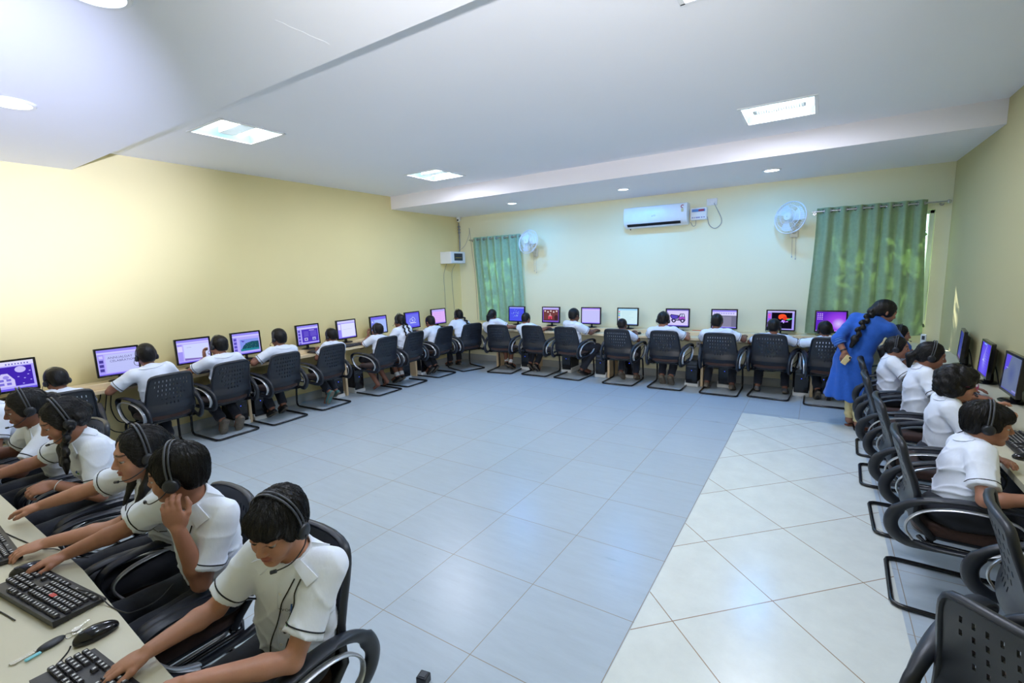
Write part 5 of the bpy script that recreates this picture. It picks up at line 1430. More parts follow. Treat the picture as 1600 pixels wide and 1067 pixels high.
person('child resting chin in hand at the pale blue page', -5.86, 5.12, 90, .96, (-5.93, 5.18, .96), 18, -6, -6, R=dict(at=(-6.12, 5.32, .80)), L=dict(at=(-6.02, 5.07, .875), pole=(-.6, -.3, -.7), f=UP, n=(-.7, .5, 0), curl=1.0), hair='short', tone=1, phones='headset of the child resting chin in hand', bottom='shorts',
       legs={1: dict(knee=(.12, .30, .5), ankle=(.16, .04, .10), toe=(.18, .14, .03)), -1: dict(knee=(-.10, .28, .5), ankle=(-.06, .0, .10), toe=(-.06, .1, .03))}, shoe='none')
person('girl with two long plaits over a white shirt', -5.86, 5.68, 90, .98, (-5.92, 5.66, 1.065), 10, -6, 2, R=dict(at=(-6.13, 5.84, .80)), L=dict(at=(-6.12, 5.5, .80)), hair='plait', extra_hair=plaits((-1, 1), 10, .34), tone=1, phones='headset of the girl with two plaits', bottom='shorts', girl=True, legs={q: dict(knee=(q * .08, .30, .5), ankle=(q * .05 - .03, .12, .12), toe=(q * .05 - .03, .26, .04)) for q in (-1, 1)})
person('boy in white shirt at the lilac screen near the room corner', -5.86, 6.42, 90, .98, (-5.92, 6.41, .965), -8, -16, 0, R=dict(at=(-6.12, 6.6, .80)), L=dict(at=(-6.12, 6.26, .80)), hair='short', tone=1, legs=TUCK)
person('girl with one thick plait in the far corner by the network box', -5.76, 7.11, 70, 1.0, (-5.90, 7.20, 1.015), 14, -10, 0, R=dict(at=(-6.02, 7.42, .80)), L=dict(at=(-6.1, 7.0, .80)), hair='plait', extra_hair=lambda hw, T, s: [('chain', hw(.02, -.085, -.03), hw(.10, -.17, -.27), 8, .026 * s, .024 * s, (0, -.02, 0), .05 * s)], tone=1, girl=True, phones='headset of the plaited girl in the far corner')
# along the wall desk, facing it
person('girl half hidden behind the teacher, face turned to her screen', .74, 6.62, -90, .90, (.775, 6.62, 1.01), -8, -6, 0, R=dict(at=(1.0, 6.45, .80)), L=dict(at=(1.0, 6.8, .80)), hair='bun', tone=0, face=True, phones='headset of the girl half hidden behind the teacher', girl=True)
person('girl with low ponytail in white shirt beside the teacher', .66, 5.56, -88, .90, (.645, 5.60, 1.010), -14, -3, 0, R=dict(at=(.92, 5.40, .80)), L=dict(at=(.92, 5.72, .80)), hair='pony', tone=0, face=True, phones='headset of the ponytailed girl beside the teacher', girl=True, pelvis=(0, -.06))
person('girl with dark gathered hair between the ponytailed girl and the curly-haired child', .66, 4.84, -86, .93, (.775, 4.88, 1.060), -6, -12, 0, R=dict(at=(1.0, 4.66, .80)), L=dict(at=(1.02, 5.02, .80)), hair='pony', tone=1, face=True, phones='headset of the girl with dark gathered hair', girl=True, pelvis=(0, .04))
r4 = person('curly-haired child with pink glasses leaning on the wall desk', .66, 4.04, -88, .90, (.785, 4.04, 1.015), -10, -6, 0, R=dict(at=(.93, 3.93, .84), f=(0, .8, .5), curl=.9), L=dict(at=(.95, 4.14, .84), f=(0, .7, .6), curl=.9), hair='curly', tone=2, face=True, phones='headset sunk in the curly hair of the child with pink glasses', pelvis=(0, .06))
person('boy with glossy bowl-cut hair leaning to his screen by the empty chairs', .645, 3.14, -86, .94, (.745, 3.20, .990), -8, -6, 0, R=dict(at=(.90, 2.93, .735), pole=(.5, -.5, -.7), f=(0, 1, .1)), L=dict(at=(.81, 3.30, .785), pole=(-.6, -.2, -.6), curl=.45), hair='fringe', tone=0, face=True, near=True, phones='headset on the glossy bowl-cut hair of the boy by the empty chairs', shw=.135, pelvis=(0, -.01))
# the front row, backs to the room, facing the desk with the keys
N1 = person('boy nearest the photographer, looking down at his keyboard', -1.44, .74, 180, .90, (-1.345, .735, 1.075), 20, -18, -4, R=dict(at=(-1.525, .435, .795), pole=(.5, -.3, -.7), f=(.35, .9, -.22), curl=.42), L=dict(at=(-1.31, .44, .795), E=(-1.245, .68, .70), f=(.3, .95, -.1), curl=.4), hair='fringe', tone=2, face=True, near=True, phones='headset of the boy nearest the photographer', pelvis=(.02, -.08), twist=25, shw=.126, hs=.93)
N2 = person('boy turned away, left hand raised to his earphone', -2.09, .78, 180, .94, (-1.955, .72, 1.12), -42, -6, -4, R=dict(at=(-2.375, .475, .795), pole=(.5, -.3, -.7), f=(.35, .9, -.15), curl=.5), L=dict(at=(-1.85, .66, .955), E=(-1.868, .715, .71), f=(.12, .16, 1), n=(-.75, .65, .1), curl=.95), hair='short', tone=0, face=True, near=True, phones='headset pressed to the ear of the boy turned away', pelvis=(-.02, -.08), twist=12, shw=.130, hs=.95)
N3 = person('long-haired girl with a mic at her mouth, both arms stretched over the desk', -2.60, .82, 180, .95, (-2.385, .755, 1.105), -4, -6, 0, R=dict(at=(-3.0, .475, .80), pole=(.6, -.3, -.5), curl=.4), L=dict(at=(-2.54, .465, .80), pole=(-.6, -.3, -.6), f=(.5, .9, -.12), curl=.55), hair='plait', tone=2, face=True, near=True, phones='headset of the long-haired girl with a mic at her mouth', pelvis=(-.06, -.10), girl=True, shw=.13, hs=.98,
            extra_hair=lambda hw, T, s: [('rc', hw(q * .06, -.04, -.03), hw(q * .06, -.04, -.03) + Vector((q * .012, .065, -.11)) * s, .026 * s, .018 * s, .02 * s) for q in (-1, 1)] + [('rc', hw(q * .06, -.04, -.03) + Vector((q * .012, .065, -.11)) * s, hw(q * .06, -.04, -.03) + Vector((q * .0, .115, -.20)) * s, .018 * s, .007 * s, .015 * s) for q in (-1, 1)] + [('rc', hw(0, -.09, 0), hw(-.02, -.10, -.11), .042 * s, .03 * s, .03 * s)])
N4 = person('girl with a thick plait over her shoulder, bending forward', -3.36, .86, 180, 1.0, (-3.33, .745, 1.115), -4, -20, 0, R=dict(at=(-3.72, .50, .80), pole=(.6, -.3, -.5)), L=dict(at=(-3.27, .655, .80), pole=(-.6, -.5, -.5), f=(.35, .9, -.1), n=(-.5, .1, .8), curl=1.2), hair='plait', tone=0, face=True, near=True, phones='headset of the girl with the thick plait', pelvis=(0, -.12), girl=True, shw=.138,
            extra_hair=lambda hw, T, s: [('chain', hw(-.060, -.05, -.01), hw(-.060, -.05, -.01) + Vector((-.028, .085, -.215)) * s, 8, .027 * s, .024 * s, (-.01, .02, .03), .06 * s), ('rc', hw(0, -.09, .0), hw(-.055, -.06, -.01), .04 * s, .03 * s, .03 * s), ('rc', hw(.06, -.03, -.02), hw(.05, .06, -.16), .028 * s, .032 * s, .02 * s), ('rc', hw(.05, .06, -.16), hw(.05, .06, -.16) + Vector((0, .02, -.08)) * s, .034 * s, .018 * s, .02 * s)])
N5 = person('dark-haired child in white shirt at the screen end of the front row', -4.06, .82, 180, 1.0, (-4.03, .745, 1.09), -6, -12, 0, R=dict(at=(-4.3, .5, .80)), L=dict(at=(-3.98, .48, .80), pole=(-.7, -.3, -.6)), hair='bun', tone=3, face=True, phones='headset of the child at the screen end of the front row', pelvis=(0, -.10), girl=True)
N6 = person('child in white shirt mostly cut off by the picture edge', -4.80, .84, 180, 1.0, (-4.86, .68, 1.10), -6, -16, 0, R=dict(at=(-5.1, .5, .80)), L=dict(at=(-4.75, .5, .80)), hair='short', tone=1, phones=None, pelvis=(0, -.12))
for o in bpy.data.objects:
    if o.get('category') == 'person': o['label'] = o['label'].replace('person, ', '')

def drape(pdat, pts, label):
    """headset lead lying over the shirt front; pts in torso terms (side, along)"""
    out = []
    for a, c in pts:
        p = pdat['onto'](pdat['T'](a, .45, c), -pdat['ty'], .004)
        if p is not None: out.append(p)
    if len(out) < 3: return
    q = [pdat['Wm'] @ p for p in smooth_path(out, 5)]
    tag(MB().tube(q, .0022, 6).build('headset_cable', M_cable), label, 'cable')
drape(N1, [(-.045, .93), (-.03, .84), (-.012, .74), (.0, .62), (.012, .5), (.03, .36), (.045, .2), (.04, .08)], 'black headset cable running down the shirt front of the boy nearest the photographer')
drape(N1, [(-.065, .93), (-.055, .84), (-.06, .76), (-.05, .62), (-.035, .46), (-.02, .3), (-.005, .15)], 'second black headset cable over the shirt pocket of the boy nearest the photographer')
drape(N2, [(-.06, .90), (-.03, .7), (.0, .5), (.03, .34), (.02, .22), (.0, .12)], 'black headset cable over the shirt of the boy turned away')
drape(N3, [(-.07, .90), (-.03, .72), (.02, .55), (.05, .42), (.08, .3)], 'black headset cable over the shirt of the long-haired girl')

# pink glasses of the curly-haired child
g = thing('eyeglasses', 'pink-rimmed glasses on the curly-haired child', 'glasses', matrix=r4['HM'])
for q in (-1, 1):
    MB().tube([(q * .031 + .021 * math.cos(a), .103 - .010 * abs(math.cos(a)) * (1 if math.cos(a) * q > 0 else 0), -.002 + .017 * math.sin(a)) for a in [2 * PI * i / 24 for i in range(24)]], .0022, 6, True).build('rim', M_pink, g)
    MB().tube([(q * .052, .093, .002), (q * .072, .05, .002), (q * .078, -.01, -.002)], .0018, 6).build('temple', M_pink, g)
MB().tube([(-.010, .103, .002), (0, .106, .005), (.010, .103, .002)], .002, 6).build('bridge', M_pink, g)
# wrist thread of the plaited girl, ring, watch
def bracelet(pd, q, m, label, back=.02):
    S_, E, W, f, n, cu, hn = pd['arms'][q]; u = (W - E).normalized(); c = W - u * back; x, y, z = ortho(u, (1, 0, .1))
    t = MB().tube([pd['Wm'] @ (c + (x * math.cos(a) + y * math.sin(a)) * .0275 * pd['s']) for a in [2 * PI * i / 24 for i in range(24)]], .0022, 6, True)
    tag(t.build('bracelet', m), label, 'bracelet')
bracelet(N4, -1, M_sock, 'thin white thread bracelet on the wrist of the girl with the thick plait')

# ------------------------------------------------------------------ the teacher
def teacher():
    x, y = .38, 6.20
    t = thing('person', 'woman in blue kurta with long plait, bending over beside the big curtain', 'person', (x, y, 0))
    V3 = lambda a, b, c: Vector((a, b, c))
    hip = V3(-.03, .0, .80); neck = V3(.125, .05, 1.185); H = V3(.215, .06, 1.285); s = 1.08
    Rh = rot_head(-72, -22, 0)
    up = (neck - hip); tx, ty, tz = ortho(up, V3(.88, -.47, 0)); Lt = up.length
    T = lambda a, b, c: hip + tx * a + ty * b + tz * (c * Lt)
    SL, SR = T(-.165, 0, .93), T(.165, 0, .93)
    EL, WL = V3(-.185, -.09, 1.0), V3(-.115, -.155, .865)
    ER, WR = V3(.38, .10, .93), V3(.50, .22, .83)
    b = SD(.006); head_prims(b, H, Rh, s, True)
    b.rc(H + Rh @ V3(0, -.02, -.06), neck, .05, .055, .03); b.rc(neck, T(0, 0, .75), .055, .08, .03); b.rc(hip, T(0, 0, .8), .11, .11, .03)
    for S_, E, W, q in ((SL, EL, WL, -1), (SR, ER, WR, 1)):
        b.rc(T(0, 0, .88), S_, .05, .045, .02); b.rc(S_, E, .045, .037, .02); b.rc(E, W, .037, .025, .02)
    hand_prims(b, WL, V3(.25, .05, -1), V3(-.1, -1, 0), -1, 1.02, .9); hand_prims(b, WR, V3(.8, .6, -.2), V3(0, 0, 1), 1, 1.0, .4)
    feet = ((-.02, .11), (.055, -.03))
    for fx, fy in feet:
        b.rc(V3(fx * .6, fy * .6, .55), V3(fx, fy, .09), .05, .034, .03); b.rc(V3(fx, fy, .06), V3(fx + .09, fy + .06, .03), .033, .024, .03); b.rc(hip, V3(fx * .6, fy * .6, .55), .08, .055, .03)
    b.build('body', M_skin, t, skin_color(0, H, Rh, s, True))
    for q in (-1, 1):
        c = H + Rh @ Vector((q * .030, .0705, -.003)) * s; g_ = (Rh @ V3(0, 1, -.2)).normalized()
        eo = MB().ball(c, .0125 * s, 16).build('eye', M_eyew, t, 80); at = eo.data.attributes.new('Col', 'FLOAT_COLOR', 'POINT')
        for i, v_ in enumerate(eo.data.vertices): at.data[i].color = (.01, .006, .005, 1) if (v_.co - c).normalized().dot(g_) > .8 else (.62, .58, .55, 1)
    b = SD(.008)
    b.rc(T(0, 0, .1), T(0, 0, .7), .15, .155, .05, sq=(ty, .72)); b.el(T(0, -.02, .7), (.15, .10, .2), mat3(tx, ty, tz), .05); b.rc(SL, SR, .062, .062, .05)
    b.cc(T(0, 0, .85), neck + tz * .0, .09, .068, .03); b.rc(hip + V3(0, 0, -.02), hip + V3(0, 0, .04), .165, .15, .06, sq=(ty, .8))
    b.cc(hip + V3(0, 0, .0), V3(-.075, -.01, .33), .165, .225, .05, sq=((.47, .88, 0), .70))
    for S_, E, W, fr in ((SL, EL, WL, .42), (SR, ER, WR, .35)):
        b.rc(S_, E, .062, .056, .03); b.cc(E, E.lerp(W, fr), .056, .058, .03)
    b.cc(neck + tz * -.01, neck + tz * .08, .056, .06, .004, 's')
    b.nz = lambda X, Y, Z: .0045 * (np.sin(9 * np.arctan2(X + .05, Y) * 1.0 + 2 * np.sin(5 * Z)) * np.clip((.95 - Z) * 2.2, 0, 1) * 1.8 + np.sin(45 * Z + 30 * X + 3 * np.sin(20 * Y)) * .5)
    k = b.build('kurta', M_blue, t, relax=1)
    cuff = EL.lerp(WL, .40); u = (WL - EL).normalized(); ax, ay, _ = ortho(u, (1, 0, 0))
    for d in (0, .03, .05): MB().tube([cuff - u * d + (ax * math.cos(a) + ay * math.sin(a)) * .0595 for a in [2 * PI * i / 24 for i in range(24)]], .003, 6, True).build('cuff_piping', M_sticker_b, k, 60)
    b = SD(.008)
    for fx, fy in feet:
        b.rc(hip + V3(0, 0, -.2), V3(fx * .6, fy * .6, .5), .09, .07, .03); b.cc(V3(fx * .6, fy * .6, .5), V3(fx, fy, .10), .07, .046, .02)
    b.nz = lambda X, Y, Z: .004 * np.sin(95 * Z + 3 * np.sin(30 * X)) * np.clip((.3 - Z) * 6, 0, 1)
    b.build('leggings', M_cream, t, relax=1)
    for fx, fy in feet:
        d = V3(.09, .06, 0).normalized(); a = V3(fx, fy, 0) - d * .03
        sd = MB().tube([a + V3(0, 0, .010), a + d * .06 + V3(0, 0, .010), a + d * .14 + V3(0, 0, .010), a + d * .19 + V3(0, 0, .010)], [.030, .034, .042, .022], 12, up=(0, 0, 1), r2=.010).build('sandal', M_sandal, t, 60)
        MB().tube([a + d * .10 + V3(-d.y, d.x, 0) * .036 + V3(0, 0, .014), a + d * .11 + V3(0, 0, .062), a + d * .10 - V3(-d.y, d.x, 0) * .036 + V3(0, 0, .014)], .006, 8, r2=.014).build('strap', M_sandal, sd, 60)
    hw = lambda a, c, d: H + Rh @ Vector((a, c, d)) * s
    hair_build(t, 'plait', H, Rh, s, .006, [('chain', hw(.0, -.09, -.03), V3(-.035, -.135, 1.0), 9, .036, .032, (-.01, -.035, .03), .02), ('rc', V3(-.035, -.135, 1.0), V3(-.062, -.145, .93), .034, .018, .02), ('rc', hw(0, -.06, .02), hw(0, -.10, -.04), .06, .045, .03)], 3)
    p = WL + V3(.015, -.02, -.075)
    M = Matrix.Translation((x + p.x, y + p.y, p.z)) @ Euler((rad(80), rad(35), rad(10))).to_matrix().to_4x4()
    ph = thing('mobile_phone', 'cream coloured phone in the hand on the woman in blue', 'phone', matrix=M)
    MB().box((0, 0, 0), (.055, .105, .009), b=.003).build('case', M_cream, ph); MB().box((.015, .038, .006), (.016, .02, .003), b=.001).build('camera_lens', M_lensgl, ph)
    u = (WL - EL).normalized(); c = WL - u * .025; ax, ay, _ = ortho(u, (1, 0, 0))
    w = thing('wristwatch', 'black wristwatch on the wrist of the woman in blue', 'watch', (x, y, 0))
    MB().tube([c + (ax * math.cos(a) + ay * math.sin(a)) * .031 for a in [2 * PI * i / 24 for i in range(24)]], .003, 6, True, r2=.008, up=u).build('strap', M_black, w)
    MB().cyl(c + ay * -.030, c + ay * -.040, .015, n=16).build('dial', M_blackgl, w)
teacher()

# ------------------------------------------------------------------ computers, keyboards and small things
def make_tower(label):
    t = thing('computer_tower', label, 'computer', (0, 0, 0), 0, 'computer towers under the desks')
    MB().box((0, .21, .185), (.17, .40, .36), b=.006).build('case', M_black, t)
    f = MB().box((0, .006, .185), (.172, .03, .364), b=.008).build('front_panel', M_blackgl, t)
    mb = MB(); mb.box((0, -.010, .31), (.145, .006, .042), b=.002); mb.box((0, -.010, .262), (.145, .006, .03), b=.002)
    mb.build('drive_bay', M_dgrey, f)
    MB().cyl((.045, -.006, .20), (.045, -.014, .20), .010, n=16).build('power_button', M_dgrey, f)
    MB().cyl((.0, -.006, .20), (.0, -.012, .20), .004, n=10).build('power_light', M_led, f)
    return t
def make_stand(label):
    t = thing('tower_stand', label, 'computer stand', (0, 0, 0), 0, 'white stands under the computer towers')
    MB().box((0, .2, .025), (.20, .44, .05), b=.006).build('tray', M_whitebox, t)
    for sx in (-1, 1): MB().box((sx * .092, .2, .065), (.012, .40, .04), b=.003).build('side_lip', M_whitebox, t)
    return t
TW = []
def tower(x, y, rz, what):
    if not TW:
        a = make_tower('black computer tower ' + what); b = make_stand('white plastic stand under the tower ' + what); TW.extend((a, b))
    else:
        a = dup(TW[0], (0, 0, 0), 0, 'black computer tower ' + what); b = dup(TW[1], (0, 0, 0), 0, 'white plastic stand under the tower ' + what)
    a.location = (x, y, .05); a.rotation_euler = (0, 0, rad(rz)); b.location = (x, y, 0); b.rotation_euler = (0, 0, rad(rz))
for x, y, rz, w in ((-4.56, 7.47, 0, 'below the blue swirl screen'), (-3.75, 7.56, 0, 'behind the cropped-haired boy'), (-3.05, 7.44, 0, 'beside the wooden panel by the lilac screen'), (-2.60, 7.60, 0, 'behind the hidden boy at the pale green screen'), (-1.565, 7.42, 0, 'with a blue light between truck and grey document screens'), (-1.12, 7.55, 0, 'behind the boy at the grey document'), (-.135, 7.47, 0, 'with a blue light below the painting screen'), (.12, 7.52, 0, 'below the violet desktop')):
    tower(x, y, rz, w)
for x, y, w in ((-6.13, 3.01, 'behind the shoe soles'), (-6.16, 3.28, 'just past the first wooden panel on the yellow wall'), (-6.13, 4.47, 'behind the teal sneaker'), (-6.13, 4.86, 'just past the panel by the chin-resting child'), (-6.10, 5.87, 'below the girl with two plaits'), (-6.1, 6.32, 'below the boy at the lilac screen')):
    tower(x + .06, y, 90, w)

def keyboard_mesh():
    D = {}
    w, d = .435, .14
    mb = MB()
    prof = [(-d / 2, .004), (-d / 2, .012), (-.045, .016), (.045, .022), (d / 2, .024), (d / 2, .004)]
    Mx_ = Matrix(((0, 0, 1, 0), (1, 0, 0, 0), (0, 1, 0, 0), (0, 0, 0, 1)))
    mb.prism(prof, -w / 2, w / 2, 0, Mx_)
    D['body'] = mb.mesh('body', M_kbody, 30)
    keys = MB()
    def key(x, y, kw, kd=.0155):
        z = .0185 + (y + .05) * .085
        k = [(-kw / 2, -kd / 2), (kw / 2, -kd / 2), (kw / 2, kd / 2), (-kw / 2, kd / 2)]
        vs = [(x + a, y + b, z - .002) for a, b in k] + [(x + a * .82, y + b * .78, z + .0055) for a, b in k]
        keys.add(vs, [(0, 1, 5, 4), (1, 2, 6, 5), (2, 3, 7, 6), (3, 0, 4, 7), (4, 5, 6, 7)])
        keys.add([(x - .0035, y - .0035, z + .0058), (x + .0025, y - .0035, z + .0058), (x + .0025, y + .003, z + .0058), (x - .0035, y + .003, z + .0058)], [(0, 1, 2, 3)], 1)
    p = .0188
    for r, y in enumerate((.052, .026, .0075, -.011, -.0295, -.048)):
        if r == 0:
            for i in range(13): key(-.196 + i * p + .008 * (i // 4), y, .016)
        elif r == 5:
            for x, kw in ((-.194, .024), (-.168, .02), (-.144, .02), (-.08, .098), (-.014, .02), (.010, .02), (.034, .02), (.060, .024)): key(x, y, kw)
        else:
            o = (0, .0, .009, .013, .019)[r]
            for i in range(14 - (r > 2)): key(-.200 + o + i * p, y, .0165)
    for i in range(3):
        for r, y in enumerate((.052, .026, .0075)): key(.088 + i * p, y, .0165)
        key(.088 + i * p, -.048, .0165)
    key(.088 + p, -.0295, .0165)
    for i in range(4):
        for r, y in enumerate((.026, .0075, -.011, -.0295, -.048)): key(.155 + i * p, y, .0165)
    D['keys'] = keys.mesh('keys', [M_key, M_legend], 0, fix=False)
    return D
KB = keyboard_mesh(); KB0 = []
def keyboard(x, y, z, rz, label, group):
    if KB0: return dup(KB0[0], (x, y, z), rad(rz), label, group)
    t = thing('keyboard', label, 'keyboard', (x, y, z), rad(rz), group)
    link('body', KB['body'], t); link('keys', KB['keys'], t); KB0.append(t); return t
MS0 = []
def mouse(x, y, z, rz, label, group='computer mice on the desks'):
    if MS0: return dup(MS0[0], (x, y, z), rad(rz), label, group)
    t = thing('computer_mouse', label, 'mouse', (x, y, z), rad(rz), group)
    b = SD(.0025); b.el((0, 0, .010), (.030, .055, .026), None, .01); b.el((0, .012, .012), (.027, .04, .024), None, .01); b.el((0, 0, -.03), (.2, .2, .0318), None, .004, 's')
    m = b.build('body', M_blackgl, t)
    MB().tube([(.007 * math.cos(a) * .6, .030 + .008 * math.sin(a), .034 + .002 * math.cos(a) * 0) for a in [2 * PI * i / 12 for i in range(12)]], .0022, 6, True).build('scroll_wheel', M_dgrey, m)
    MS0.append(t); return t
GK = 'keyboards on the desks'
DZ = .75
keyboard(-2.185, .375, DZ, 187.5, 'black keyboard with a red key, between the loose keys and the hand on a mouse', GK)
KB0_RED = MB().box((0, 0, 0), (.030, .014, .0012), b=.0003)
rk = KB0_RED.build('red_sticker', M_red, KB0[0]); rk.location = (-.060, .0075, .0300); rk.rotation_euler = (rad(5), 0, 0)
red_child = rk
def keyboard2(*a):
    t = keyboard(*a)
    for c in list(t.children):
        if c.name.startswith('red_sticker'): bpy.data.objects.remove(c)
    return t
keyboard2(-1.505, .315, DZ, 184, 'black keyboard under the hands of the boy nearest the photographer', GK)
keyboard2(-2.815, .335, DZ, 178, 'black keyboard cut by the picture edge, under the hand of the long-haired girl', GK)
for x, w in ((-4.92, 'below the blue swirl screen'), (-4.2, 'below the lantern screen'), (-3.36, 'below the empty lilac screen'), (-2.66, 'below the pale green screen'), (-1.9, 'below the toy truck screen'), (-1.16, 'below the grey document screen'), (-.47, 'below the painting screen'), (.12, 'below the violet desktop screen')):
    keyboard2(x, 7.575, DZ, random.uniform(-3, 3), 'black keyboard ' + w, GK)
for y, w in ((1.12, 'below the night scene screen'), (2.02, 'below the ANNUALDAY screen'), (2.78, 'below the blank slide, by the shoe-sole boy'), (3.42, 'below the green hill picture'), (4.28, 'below the dark purple slide'), (4.86, 'below the white page with violet panel'), (5.6, 'below the white line sketch'), (6.4, 'below the pinkish lilac screen')):
    keyboard2(-6.088, y, DZ, 90 + random.uniform(-2, 2), 'black keyboard ' + w + ' on the yellow wall desk', GK)
for y, w in ((5.55, 'in front of the ponytailed girl'), (4.80, 'in front of the girl with gathered hair'), (4.36, 'in front of the curly-haired child'), (3.72, 'in front of the bowl-cut boy')):
    keyboard2(1.01, y, DZ, -90 + random.uniform(-2, 2), 'black keyboard ' + w + ' on the wall desk', GK)
m1 = mouse(-1.80, .395, DZ, 176, 'black mouse lying beside the bunch of keys on the near desk')
mouse(-2.445, .385, DZ, 172, 'black mouse under the hand of the boy turned away')
mouse(-2.43, 7.575, DZ, 0, 'black mouse beside the keyboard of the pale green screen')
mouse(-3.72, 7.58, DZ, 5, 'black mouse between the lantern and lilac screens')
mouse(-.22, 7.58, DZ, 0, 'black mouse by the painting boy\'s right hand')
mouse(.965, 3.45, DZ, -90, 'black mouse by the raised hand of the bowl-cut boy')
def cable(pts, label, r=.0022, m=None, name='cable'):
    return tag(MB().tube(smooth_path(pts, 6), r, 6).build(name, m or M_cable), label, 'cable')
z = DZ + .003
cable([(-1.80, .335, .762), (-1.792, .325, z), (-1.765, .30, z), (-1.735, .265, z), (-1.71, .22, z), (-1.69, .12, z)], 'thin black lead of the mouse beside the keys', name='mouse_cable')
cable([(-3.25, .40, z), (-3.05, .40, z), (-2.90, .415, z), (-2.72, .44, z), (-2.62, .455, z), (-2.55, .488, z), (-2.50, .52, .72), (-2.48, .56, .70)], 'thin grey headset lead running over the near desk edge past the long-haired girl', m=M_cable)
cable([(-2.45, .22, z), (-2.32, .235, z), (-2.24, .262, z), (-2.12, .28, z)], 'thin black lead at the left edge of the near desk below the red-key keyboard')
cable([(-2.08, .43, .782), (-2.0, .455, .778), (-1.93, .468, z), (-1.86, .478, z), (-1.84, .50, .745), (-1.88, .58, .72), (-1.90, .64, .74)], 'thin grey headset lead crossing the corner of the red-key keyboard')
# the bunch of keys
ks = thing('bunch_of_keys', 'bunch of keys with black fob lying by the mouse on the near desk', 'keys', (-1.872, .305, DZ), rad(8))
b = SD(.0025); b.el((0, 0, .008), (.017, .030, .0075), None, .004); b.el((0, .02, .008), (.013, .018, .0065), None, .006); b.build('fob', M_black, ks)
MB().tube([(.004 + .013 * math.cos(a), .048 + .013 * math.sin(a), .004 + .003 * math.sin(a * 2)) for a in [2 * PI * i / 22 for i in range(22)]], .0013, 6, True).build('ring', M_keysteel, ks)
def key_blade(name, M, m):
    mb = MB(); mb.prism([(.011 * math.cos(2 * PI * i / 14), .012 * math.sin(2 * PI * i / 14)) for i in range(14)], 0, .0022, 0, M)
    mb.prism([(-.004, .008), (.004, .008), (.004, .016), (.0025, .019), (.004, .023), (.003, .028), (.004, .033), (.001, .040), (-.004, .038)], .0003, .0021, 0, M)
    return mb.build(name, m, ks)
key_blade('key', Matrix.Translation((.010, .062, .003)) @ Euler((0, 0, rad(-20))).to_matrix().to_4x4(), M_keysteel)
key_blade('key', Matrix.Translation((-.004, .066, .006)) @ Euler((.05, 0, rad(12))).to_matrix().to_4x4(), M_keysteel)
MB().box((.012, -.042, .006), (.011, .036, .006), b=.002).build('blade_cover', M_cyan, ks)
MB().prism([(-.018, -.02), (-.006, -.02), (-.004, -.075), (-.008, -.082), (-.020, -.082), (-.022, -.074)], .001, .005).prism([(-.019, -.022), (-.007, -.022), (-.007, -.03), (-.019, -.03)], .0045, .006).build('bottle_opener', M_keysteel, ks)
# things on the back ledge
tag(MB().box((-1.555, 7.84, .8135), (.20, .035, .006), b=.0015).build('ruler', M_orange), 'orange plastic ruler on the ledge left of the grey document screen', 'ruler')
rt = thing('wifi_router', 'white upright router on the desk in the window corner', 'router', (1.145, 7.79, DZ), rad(-20))
MB().box((0, 0, .065), (.055, .03, .13), b=.006).build('case', M_white, rt); MB().box((.0, -.0155, .085), (.03, .002, .05), b=.0005).build('label', M_dgrey, rt)
mo = thing('modem', 'black flat modem box beside the white router', 'modem', (1.215, 7.74, DZ), rad(-10)); MB().box((0, 0, .012), (.11, .09, .024), b=.004).build('case', M_black, mo)
mb = MB()
for i in range(4): mb.box((-.035 + i * .022, -.046, .012), (.008, .002, .004))
mb.build('status_lights', M_ledg, mo)
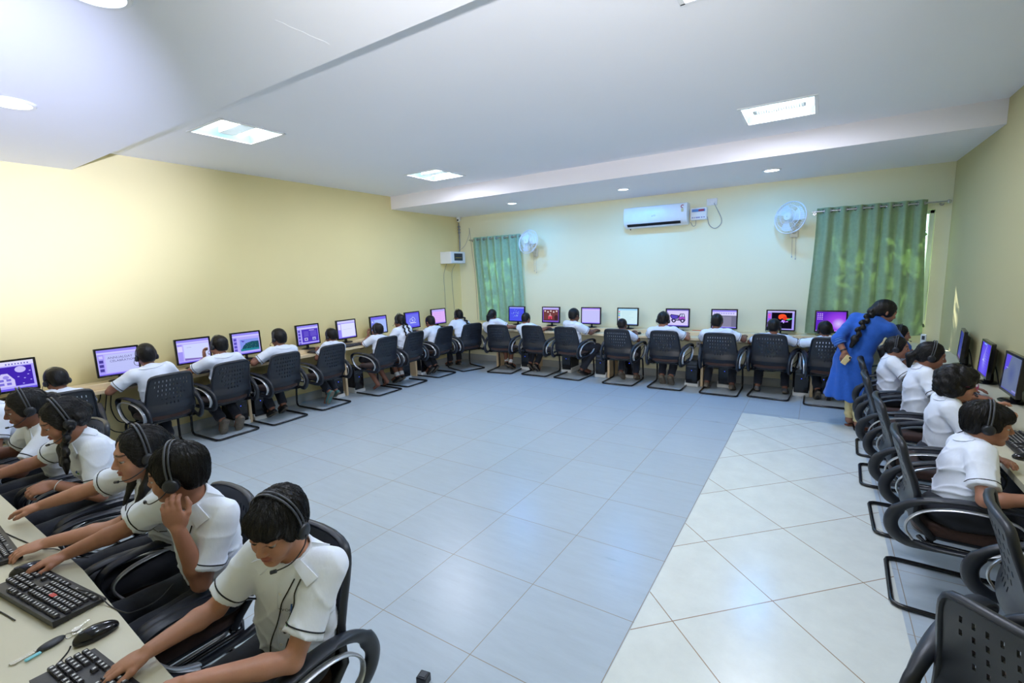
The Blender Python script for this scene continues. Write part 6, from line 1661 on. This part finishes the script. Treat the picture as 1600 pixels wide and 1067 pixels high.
# plates and leads on the wall under the back desk
for x, w, lb in ((-1.57, .07, 'white socket plate under the desk between truck and grey document screens'), (-.05, .085, 'white socket plate under the desk below the painting screen'), (-2.35, .07, 'white socket plate under the desk near the pale green screen')):
    sp_ = thing('wall_socket', lb, 'socket', (x, YB, .58)); MB().box((0, -.008, 0), (w, .016, .09), b=.003).build('plate', M_white, sp_); MB().box((0, -.018, .01), (.03, .01, .03), b=.002).build('rocker', M_grey, sp_)
w = YB - .02
for pts, lb in (([(-.07, w, .57), (-.18, w - .02, .47), (-.26, w, .36), (-.42, w, .26), (-.62, w, .23), (-.85, w, .25), (-1.05, w - .05, .28)], 'black lead sagging along the wall behind the painting boy'),
                ([(-.04, w, .56), (-.10, w - .05, .42), (-.13, w - .05, .30)], 'short black lead dropping from the socket below the painting screen'),
                ([(-1.6, w, .56), (-1.7, w, .44), (-1.85, w, .34), (-2.1, w, .30), (-2.4, w - .05, .33)], 'black lead sagging along the wall behind the truck-drawing boy'),
                ([(-1.55, w, .56), (-1.53, w - .05, .46), (-1.56, w - .08, .40)], 'short black lead from the socket to the blue-lit tower by the truck screen'),
                ([(-3.12, w, .72), (-3.10, w, .5), (-3.14, w, .3), (-3.3, w, .2), (-3.5, w, .22), (-3.66, w - .05, .3)], 'black lead looping under the empty lilac screen'),
                ([(-2.36, w, .56), (-2.45, w, .5), (-2.5, w - .05, .40)], 'short black lead from the socket near the pale green screen'),
                ([(-5.3, w, .7), (-5.28, w, .4), (-5.2, w, .25), (-5.0, w, .22), (-4.7, w - .03, .25)], 'black lead on the wall below the small curtain')):
    cable(pts, lb, .005)
for pts, lb in (([(-6.34, 1.75, .71), (-6.34, 1.72, .60), (-6.335, 1.66, .57), (-6.34, 1.60, .58)], 'short black lead under the desk by the night scene screen'),
                ([(-6.34, 1.80, .70), (-6.34, 1.76, .50), (-6.335, 1.74, .36), (-6.335, 1.80, .25), (-6.335, 1.9, .2)], 'long black lead hanging under the desk by the ANNUALDAY screen'),
                ([(-6.34, 1.84, .70), (-6.34, 1.81, .5), (-6.335, 1.86, .34), (-6.335, 1.98, .3)], 'second black lead hanging under the desk by the ANNUALDAY screen'),
                ([(-6.34, 4.05, .70), (-6.34, 4.03, .5), (-6.335, 4.1, .35), (-6.30, 4.4, .3)], 'black lead hanging under the dark purple slide screen')):
    cable(pts, lb, .005)
# monitor leads behind the screens on the wall desk
for y, lb in ((6.36, 'black leads behind the dusk wallpaper monitor'), (5.53, 'black leads behind the blue violet monitor'), (4.85, 'black leads behind the grey window monitor')):
    cable([(1.282, y - .03, .92), (1.295, y - .06, .85), (1.295, y - .13, .78), (1.290, y - .2, .757)], lb, .0045)
# dark end of something standing at the bottom edge of the picture
bx = thing('floor_box', 'small black box on the floor tiles at the bottom edge of the photo', 'box', (-1.402, 1.345, 0), rad(12))
MB().box((0, 0, .02), (.05, .05, .04), b=.004).build('case', M_black, bx); MB().box((0, 0, .041), (.03, .03, .003), b=.001).build('lid', M_dgrey, bx)
